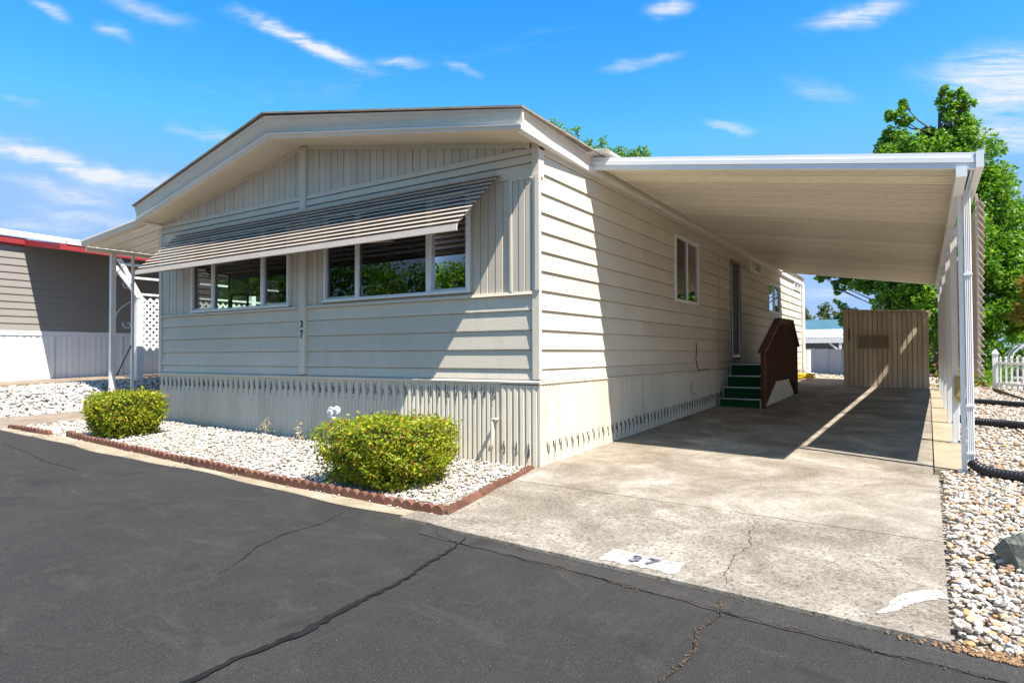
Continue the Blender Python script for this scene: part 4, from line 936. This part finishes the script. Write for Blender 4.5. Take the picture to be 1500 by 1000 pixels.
NB = thing('neighbour_house', (-14, 2, .5), 'dark grey sided house with red roof trim at the left edge', 'house')
NX = -13.2; jz = [1.70+.157*i for i in range(13)]
for k in range(len(jz)-1):
    MB().exty([(NX-.02, jz[k]), (NX+.022, jz[k]), (NX+.022, jz[k]+.01), (NX+.004, jz[k+1]+.004), (NX-.02, jz[k+1]+.004)], -4.5, 12).build('siding_board', nb_wall, NB)
MB().box(NX-4, NX-.03, -4.5, 12, .3, 3.6).build('wall', nb_wall, NB)
MB().box(NX-.02, NX+.035, -4.5, 12, 1.60, 1.698).build('belt_trim', nb_skirt, NB)
nsk = 34
for i in range(nsk):
    a = -4.5+i*16.5/nsk; mb = MB()
    for j in range(9): mb.v += [(NX+(.012 if j % 2 else .0)+.004*((j*7+i) % 3), a+j*(16.5/nsk-.004)/8, .45), (NX+(.012 if j % 2 else .0)+.004*((j*7+i) % 3), a+j*(16.5/nsk-.004)/8, 1.598)]
    for j in range(8): mb.f.append((2*j, 2*j+2, 2*j+3, 2*j+1))
    mb.build('skirt_panel', nb_skirt, NB)
MB().hexa([(NX-.02, -4.5, 3.58), (NX+.12, -4.5, 3.66), (NX+.12, .22, 3.565), (NX-.02, .22, 3.52)], [(NX-.02, -4.5, 3.80), (NX+.12, -4.5, 3.80), (NX+.12, .22, 3.70), (NX-.02, .22, 3.70)]).build('red_trim', nb_red, NB)
MB().hexa([(NX, .22, 3.58), (-11.4, .22, 3.31), (-11.4, 11, 3.10), (NX, 11, 3.35)], [(NX, .22, 3.66), (-11.4, .22, 3.40), (-11.4, 11, 3.19), (NX, 11, 3.42)]).build('porch_roof', nb_wall, NB)
MB().hexa([(-11.44, .22, 3.31), (-11.38, .22, 3.31), (-11.38, 11, 3.10), (-11.44, 11, 3.10)], [(-11.44, .22, 3.43), (-11.38, .22, 3.43), (-11.38, 11, 3.22), (-11.44, 11, 3.22)]).build('red_trim', nb_red, NB)
MB().hexa([(NX+.15, -4.6, 3.80), (NX+.15, 11.5, 3.52), (-17.5, 11.5, 4.3), (-17.5, -4.6, 4.6)], [(NX+.15, -4.6, 3.86), (NX+.15, 11.5, 3.56), (-17.5, 11.5, 4.38), (-17.5, -4.6, 4.68)]).build('roof', nb_roof, NB)
MB().hexa([(-11.45, .3, 3.43), (-11.36, .3, 3.43), (-11.36, 11, 3.22), (-11.45, 11, 3.22)], [(-11.45, .3, 3.49), (-11.36, .3, 3.49), (-11.36, 11, 3.30), (-11.45, 11, 3.30)]).build('roof_lip', nb_roof, NB)
MB().hexa([(NX-.02, .18, 3.56), (-11.38, .18, 3.30), (-11.38, .218, 3.30), (NX-.02, .218, 3.56)], [(NX-.02, .18, 3.70), (-11.38, .18, 3.43), (-11.38, .218, 3.43), (NX-.02, .218, 3.70)]).build('red_trim', nb_red, NB)
# white porch screen with lattice
SC = thing('lattice_screen', (-11.5, 2, .6), 'white porch screen with rails and lattice in front of the grey house', 'lattice screen')
SX = -11.5
MB().box(SX-.05, SX+.07, 1.72, 1.86, .5, 2.46).build('post', white_m, SC, bev=.004); MB().box(SX-.05, SX+.07, 4.6, 4.72, .5, 3.2).build('post', white_m, SC)
MB().beam((SX, 1.82, 2.46), (SX, 1.36, 3.28), .07, .08).build('brace', white_m, SC); MB().beam((SX+.06, 1.76, 2.44), (SX+.06, 1.26, 3.08), .06, .08).build('brace', white_m, SC)
for z in (2.50, 2.86, 3.14): MB().box(SX-.02, SX+.03, 1.40 if z > 2.6 else 1.72, 6.5, z, z+.045).build('rail', white_m, SC)
lat = MB(); z0, z1, ya, yb2 = 1.28, 2.42, 1.87, 4.6; w = .036; stp = .105
k = -14
for s_ in (1, -1):
    c = -3.0
    while c < 4.2:
        # line z = z0 + s*(y-ya) + c
        pts = []
        ys_ = np.linspace(ya, yb2, 3)
        a_y = ya; b_y = yb2
        f = lambda y: (z0+z1)/2+s_*(y-(ya+yb2)/2)+c-.6
        yl = [ (ya+yb2)/2+(zz-(z0+z1)/2-(c-.6))/s_ for zz in (z0, z1)]
        y_a, y_b = max(ya, min(yl)), min(yb2, max(yl))
        if y_b-y_a > .03: lat.beam((SX+(.006 if s_ > 0 else -.004), y_a, f(y_a)), (SX+(.006 if s_ > 0 else -.004), y_b, f(y_b)), w*1.3, .008, up=(1, 0, 0)) if False else lat.hexa([(SX+.004*s_, y_a, f(y_a)-w), (SX+.004*s_+.007, y_a, f(y_a)-w), (SX+.004*s_+.007, y_b, f(y_b)-w), (SX+.004*s_, y_b, f(y_b)-w)], [(SX+.004*s_, y_a, f(y_a)+w), (SX+.004*s_+.007, y_a, f(y_a)+w), (SX+.004*s_+.007, y_b, f(y_b)+w), (SX+.004*s_, y_b, f(y_b)+w)])
        c += stp*1.42
lo = lat.build('lattice', white_m, SC); lo['kind'] = 'stuff'

# ---------------------------------------------------------------- plants
def hedge(cx, cy, cz, rx_, ry_, rz_, n, leaf, label, seed):
    g_ = np.random.default_rng(seed); t = thing('hedge_bush', (cx, cy, cz), label, 'bush')
    def shell(n, lo, hi, pw=6.5):
        d = g_.normal(size=(n*2, 3)); d /= (np.abs(d)**pw).sum(1)[:, None]**(1/pw); d = d[:n*2]
        lump = 1+.07*np.sin(d[:, 0]*5+seed)*np.cos(d[:, 1]*4)+.05*np.sin(d[:, 2]*7+d[:, 0]*9)+.04*g_.normal(size=len(d))
        r = g_.uniform(lo, hi, len(d))**(1/1.5)*lump; P_ = d*r[:, None]
        z = (P_[:, 2]+1)/2
        w_ = .80+.24*np.clip(z*1.7, 0, 1); P_[:, 0] *= w_; P_[:, 1] *= w_
        hol = np.sin(d[:, 0]*8+seed)*np.sin(d[:, 1]*7+1.3*seed)+np.sin(d[:, 2]*9+d[:, 0]*5)*.8
        P_ = P_[(z > .03+.1*g_.random(len(z))) & ((hol > -.75) | (g_.random(len(z)) < .38))]
        return (P_*np.array([rx_, ry_, rz_/2])+np.array([cx, cy, cz+rz_/2]))[:n]
    F1 = shell(n, .80, 1.04); sh = shell(260, .96, 1.0); st_ = []
    for p in sh[:150]:
        o_ = (p-np.array([cx, cy, cz+rz_*.4])); o_ /= np.linalg.norm(o_); o_[2] += .5
        L_ = g_.uniform(.02, .075)
        for q in np.linspace(0, 1, 7): st_.append(p+o_*L_*q+g_.normal(size=3)*.005)
    leaves('foliage', np.concatenate([F1, np.array(st_)]), leaf, leaf_hedge, t)
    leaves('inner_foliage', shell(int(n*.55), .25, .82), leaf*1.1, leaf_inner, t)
    mb = MB(); r = random.Random(seed)
    for k in range(46):
        a = r.uniform(0, 6.28); q = r.uniform(.3, .95); b = (cx+.12*math.cos(a), cy+.10*math.sin(a), cz-.02); e = (cx+rx_*q*math.cos(a)*.9, cy+ry_*q*math.sin(a)*.9, cz+rz_*r.uniform(.35, .92))
        m_ = ((b[0]+e[0]*1.4)/2.4, (b[1]+e[1]*1.4)/2.4, (b[2]+e[2])/2.4); mb.tube([b, m_, e], [.009, .006, .003], 5)
    mb.build('stems', twig_m, t)
hedge(-.87, -1.24, -.06, .50, .48, .60, 25000, .029, 'larger clipped yellow green bush in the middle of the front bed', 3)
hedge(-5.93, -1.16, .03, .385, .40, .60, 12000, .034, 'smaller clipped yellow green bush beside the path at the left', 5)
def tree(name, base_, clumps, n, leaf, mat, label, group=None, trunk=.22, cat='tree', bark=bark_m, spread=1.0):
    t = thing(name, base_, label, cat, group); B = Vector(base_)
    tot_ = sum(c[3]**2 for c in clumps); P_ = []
    for (x, y, z, r) in clumps:
        m = max(8, int(n*r*r/tot_)); k = max(8, int(34*r)); 
        sub = rng.normal(size=(k, 3)); sub /= np.linalg.norm(sub, axis=1)[:, None]; sub *= rng.uniform(.35, 1.0, k)[:, None]*r; sub[:, 2] *= .95
        idx = rng.integers(0, k, m); d = rng.normal(size=(m, 3)); d /= np.linalg.norm(d, axis=1)[:, None]
        P_.append(np.array([x, y, z])+sub[idx]+d*(rng.uniform(.2, 1, m)**.5)[:, None]*r*.36*spread)
    leaves('crown', np.concatenate(P_), leaf, mat, t)
    mb = MB(); top = max(c[2] for c in clumps); h = top-B.z
    tp = [B+Vector((math.sin(k)*.05, math.cos(k*2)*.05, h*.92*k/8)) for k in range(9)]
    mb.tube([tuple(p) for p in tp], [trunk*(1-.85*k/8) for k in range(9)], 9); mb.build('trunk', bark, t, True)
    mb = MB()
    for (x, y, z, r) in clumps:
        c = Vector((x, y, z)); zz = max(B.z+h*.12, min(z-.35*(c-B).xy.length, B.z+h*.85)); s0 = Vector((B.x, B.y, zz)); mid = s0.lerp(c, .55)+Vector((0, 0, -.08*(c-s0).length))
        mb.tube([s0, mid, c], [trunk*.22*(1-(zz-B.z)/h*.6), trunk*.08, .008], 6)
        for k in range(3): e = c+Vector((random.uniform(-1, 1), random.uniform(-1, 1), random.uniform(-.6, 1)))*r*.8; mb.tube([mid.lerp(c, .5), e], [.018, .005], 4)
    mb.build('limbs', bark, t); return t
# big tree right (sweetgum-like with two leading tops)
cl_ = [(3.9,19,9.55,.22),(4.3,19,9.3,.25),(4.0,19,9.1,.36),(4.45,19,8.95,.28),(4.1,19.2,8.5,.55),(4.3,19,7.9,.65),(2.75,18.8,9.3,.22),(2.35,18.8,8.95,.24),(2.7,18.8,8.8,.32),(2.5,18.9,8.25,.55),(2.45,18.7,7.6,.7),(3.35,19.3,8.2,.4),(3.4,19.3,7.8,.6),(3.3,19,7.3,1.0),(4.4,19,7.2,.85),
 (2.3,18.5,6.8,.85),(3.9,18.8,6.4,1.1),(4.9,19.2,6.5,.75),(2.6,19,6.0,1.1),(4.9,18.8,5.6,.95),(5.25,19.4,5.2,.75),(3.6,18.3,5.4,1.1),(1.9,18.8,5.4,.9),(1.6,18.6,4.5,.85),(1.15,18.6,4.1,.42),(.8,18.6,3.95,.36),(.5,18.5,3.85,.26),(.25,18.5,3.75,.18),(.95,18.7,3.6,.30),(.8,18.6,3.3,.22),(1.3,18.6,3.75,.3),
 (2.4,18.4,4.6,1.0),(3.4,18,4.4,1.0),(4.4,18.2,4.6,1.0),(5.3,18.7,4.3,.8),(5.7,19.2,4.4,.5),(5.7,19,3.5,.75),(4.8,18.2,3.6,.9),(3.9,17.8,3.5,.9),(2.9,17.8,3.6,.85),(2.0,18.1,3.7,.75),(1.6,18.2,3.4,.45),(5.2,18.3,2.7,.8),(4.3,17.9,2.6,.85),(3.4,17.6,2.6,.8),(6.0,19,2.7,.7),(6.5,19.3,3.4,.7),(4.7,18,1.9,.65),(5.6,18.8,1.9,.6),(3.7,17.8,1.8,.6),(2.5,17.9,2.8,.7)]
tree('large_tree', (3.7, 19, .4), cl_, 115000, .125, leaf_tree, 'tall bright green tree with two tops behind the right end of the carport', trunk=.26)
tree('shrub_tree', (6.3, 17.2, .35), [(5.75,17.2,3.0,.35),(6.1,17.0,2.7,.55),(6.2,17.3,3.3,.45),(5.7,17.1,2.35,.45),(6.6,17.2,2.3,.6),(6.3,17,1.9,.45)], 5200, .10, leaf_red, 'thin tree with yellowing reddish leaves above the glasshouse at the right edge', trunk=.06)
tree('shrub_tree', (1.15, 17.9, .4), [(.85,17.9,2.85,.14),(1.0,17.9,2.62,.2),(1.25,17.8,2.4,.26),(1.4,17.8,2.1,.3),(1.05,17.9,2.15,.2),(1.35,17.9,1.8,.3),(1.1,17.9,1.7,.2),(1.4,18,1.45,.25)], 3200, .09, leaf_tree, 'dark green shrub in the gap left of the tan shed', trunk=.05)
tree('far_tree', (-15, 31, .6), [(-16.6,30,15.8,.5),(-16.1,30,15.0,.8),(-15.4,30,14.6,.5),(-15.0,30,15.2,.3),(-14.3,30,14.1,.5),(-13.7,30.3,13.5,.7),(-13.3,30.3,14.3,.3),(-12.7,30,13.0,.6),(-12.1,30,13.4,.35),(-11.9,30,12.8,.5),(-11.2,30,12.9,.5),(-10.7,30,13.2,.28),(-10.4,30,12.8,.35),(-11,30.5,12.2,.8),(-14.6,30.5,13.4,.9)], 5200, .15, leaf_tree, 'sparse tree top showing above the house roof beside the carport', trunk=.3, spread=1.3)
for i, (x, z, r, y) in enumerate(((-3.6, 3.6, 1.1, 44), (-1.4, 3.2, .9, 45), (-5.6, 3.2, 1.4, 43))):
    cs = [(x+random.uniform(-1, 1)*r, y+random.uniform(-1, 1), z+random.uniform(-.9, .55)*r, r*.6) for _ in range(7)]
    tree('far_tree', (x, y, .7), cs, 2600, .22, leaf_far, ['distant grey green tree above the blue roof nearest the house corner', 'distant lighter tree above the right part of the blue roof', 'distant tree mostly hidden behind the rear corner of the house'][i], 'distant trees behind the blue roof', trunk=.15)
# trees across the street (seen mirrored in the front windows)
r_ = random.Random(9)
for i, (x, y, h, r) in enumerate(((-15, -15, 5.6, 3.0), (-21, -11, 7.5, 3.6), (-28, -14, 8.5, 4.5))):
    cs = [(x+r_.uniform(-1, 1)*r, y+r_.uniform(-1, 1)*r, gz(x, y)+h*.52+r_.uniform(-.6, .55)*h*.8, r*.36) for _ in range(34)]
    tree('street_tree', (x, y, gz(x, y)), cs, 22000, .2, leaf_tree, ['round green tree across the street mirrored in the right front window', 'tallest green tree across the street to the left', 'smaller green tree across the street farthest from the house'][i], 'trees across the street', trunk=.2)
# dry stalks in the bed
for i, (x, y, h, lb) in enumerate(((-4.03, -.32, .30, 'dry leafless stalk standing in the white gravel at the house wall'), (-3.37, -.30, .24, 'dry seed stalk in the white gravel nearer the white ornament'))):
    t = thing('dry_stalk', (x, y, .05), lb, 'dry plant', 'dry stalks in the gravel'); mb = MB(); r = random.Random(i+3)
    mb.tube([(x, y, .05), (x+.01, y, h*.6), (x-.005, y, h)], [.006, .005, .004], 5)
    for k in range(9): a = r.uniform(0, 6.28); z = r.uniform(.06, h*.95); mb.tube([(x, y, z), (x+math.cos(a)*.06, y+math.sin(a)*.05, z+.04), (x+math.cos(a)*.09, y+math.sin(a)*.07, z+r.uniform(-.02, .03))], [.004, .003, .002], 4)
    mb.build('stem', dry_m, t)
    leaves('dry_leaves', np.array([(x+r.gauss(0, .05), y+r.gauss(0, .05), .07+r.random()*(h*.5 if i == 0 else h)) for _ in range(40)]), .03, leafmat('dry_leaf', [(0, (.3, .2, .1)), (1, (.5, .4, .25))], .1), t)
# tuft litter under the larger bush
P = np.array([(random.gauss(-.9, .45), random.gauss(-1.1, .35), 0) for _ in range(900)]); P = P[(P[:, 1] > -1.74) & (P[:, 0] < -.1)]; P[:, 2] = [gz(a, b)+.018 for a, b, _ in P]
tag(leaves('leaf_litter', P, .022, leafmat('litter', [(0, (.22, .12, .06)), (.6, (.35, .24, .12)), (1, (.4, .35, .1))], .1)), 'fallen brown leaves on the gravel round the larger bush', 'leaf litter', kind='stuff')
# white curled garden ornament
OR = thing('garden_ornament', (-2.30, -.72, .03), 'white curled metal ornament on a stake behind the larger bush', 'garden ornament')
MB().tube([(-2.27, -.72, .0), (-2.27, -.72, .42)], .006, 6).build('stake', white_m, OR)
for cx, cz_, s_, rr_ in ((-2.30, .50, 1, .062), (-2.20, .525, -1, .045), (-2.25, .43, 1, .035), (-2.19, .33, -1, .03)):
    pts = [(cx+s_*rr_*(1-.13*t)*math.cos(t*1.6), -.72+.01*math.sin(t), cz_+rr_*(1-.13*t)*math.sin(t*1.6)) for t in np.linspace(0, 7, 34)]
    MB().tube(pts, .013, 7).build('curl', white_m, OR, True)
# painted pipe at the right end of the front skirt
PI_ = thing('drain_spout', (-.5, -.12, .0), 'cream painted T shaped pipe standing against the skirting near the corner', 'pipe')
MB().tube([(-.505, -.13, .46), (-.41, -.15, .475)], .013, 8).build('arm', pipe_m, PI_, True)
MB().tube([(-.52, .0, .455), (-.49, -.13, .46), (-.485, -.14, .40), (-.49, -.145, .22), (-.515, -.15, .14)], [.018, .024, .021, .018, .024], 9).build('pipe', pipe_m, PI_, True)

# ---------------------------------------------------------------- right background: picket fence, glasshouse, low flowers
PF = thing('picket_fence', (5.0, 13.6, .25), 'white picket fence on the gravel at the right edge', 'fence')
a = Vector((4.70, 13.85)); b = Vector((7.6, 10.6)); dv = (b-a).normalized()
def post(p, w, h, nm, cap):
    z = gz(p.x, p.y); m = MB().box(p.x-w/2, p.x+w/2, p.y-w/2, p.y+w/2, z-.03, z+h)
    m.hexa([(p.x-w*.7, p.y-w*.7, z+h), (p.x+w*.7, p.y-w*.7, z+h), (p.x+w*.7, p.y+w*.7, z+h), (p.x-w*.7, p.y+w*.7, z+h)], [(p.x-w*.1, p.y-w*.1, z+h+cap), (p.x+w*.1, p.y-w*.1, z+h+cap), (p.x+w*.1, p.y+w*.1, z+h+cap), (p.x-w*.1, p.y+w*.1, z+h+cap)]) if cap else None
    return m.build(nm, white_m, PF)
for k in range(3): post(a+dv*k*1.45, .11, .84, 'fence_post', .10)
for k in range(30):
    if k % 10: post(a+dv*k*.145, .035, .74, 'picket', .04)
for h in (.12, .62): 
    e = a+dv*4.3; MB().beam((a.x, a.y, gz(*a)+h), (e.x, e.y, gz(*e)+h), .03, .06).build('rail', white_m, PF)
GH = thing('glasshouse', (6.3, 17.6, .3), 'arched glasshouse with pale frame behind the picket fence', 'glasshouse')
arc = [(5.25+1.35*(1-math.cos(t)), .25+.70+.62*math.sin(t)) for t in np.linspace(0, math.pi, 13)]
for yy in (16.6, 17.6, 18.6):
    MB().tube([(5.25, yy, .25)]+[(x, yy, z) for x, z in arc]+[(7.95, yy, .25)], .022, 6).build('hoop', white_dirty, GH)
mb = MB()
for x, z in arc: mb.v += [(x, 16.62, z), (x, 18.6, z)]
mb.f = [(2*i, 2*i+1, 2*i+3, 2*i+2) for i in range(12)]; mb.build('roof_glass', gh_glass, GH)
for x in (5.25, 5.8, 6.35, 6.9): MB().box(x-.025, x+.025, 16.58, 16.62, .25, 1.05+.45*math.sin(min(math.pi, (x-5.25)/2.7*math.pi))).build('bar', white_dirty, GH)
mb = MB(); mb.v = [(5.27, 16.64, .3), (7.9, 16.64, .3), (7.9, 16.64, 1.0), (5.27, 16.64, 1.0)]; mb.f = [(0, 1, 2, 3)]; mb.build('wall_glass', gh_glass, GH)
r_ = random.Random(8)
for i, (x, y, lb) in enumerate(((4.15, 14.3, 'low leafy plant with orange flowers beside the end of the slatted shade'), (4.55, 14.6, 'low green plant just left of the white fence post'), (4.9, 15.3, 'taller dark plant behind the end picket post'), (3.75, 13.6, 'low dry shrub beside the right corner of the tan shed'))):
    t = thing('garden_plant', (x, y, gz(x, y)), lb, 'plant', 'low plants before the big tree')
    P = np.array([(x+r_.gauss(0, .16), y+r_.gauss(0, .16), gz(x, y)+abs(r_.gauss(.16, .14))*(1.6 if i >= 2 else 1)) for _ in range(520)]); leaves('foliage', P, .07, leaf_red if i in (0, 3) else leaf_tree, t)
    if i == 0: leaves('flower', P[:26]+np.array([0, -.03, .04]), .075, flower_m, t)
# hedge mass far right and behind to close the view low down
P = np.array([(r_.uniform(2.8, 14), r_.uniform(20.5, 22), gz(8, 20)+abs(r_.gauss(0, 1.0))) for _ in range(16000)])
tag(leaves('background_shrubbery', P, .15, leaf_tree), 'dark shrubbery massed behind the big tree', 'shrubbery', kind='stuff')
for o in list(bpy.data.objects):
    if '_o' in o: del o['_o']
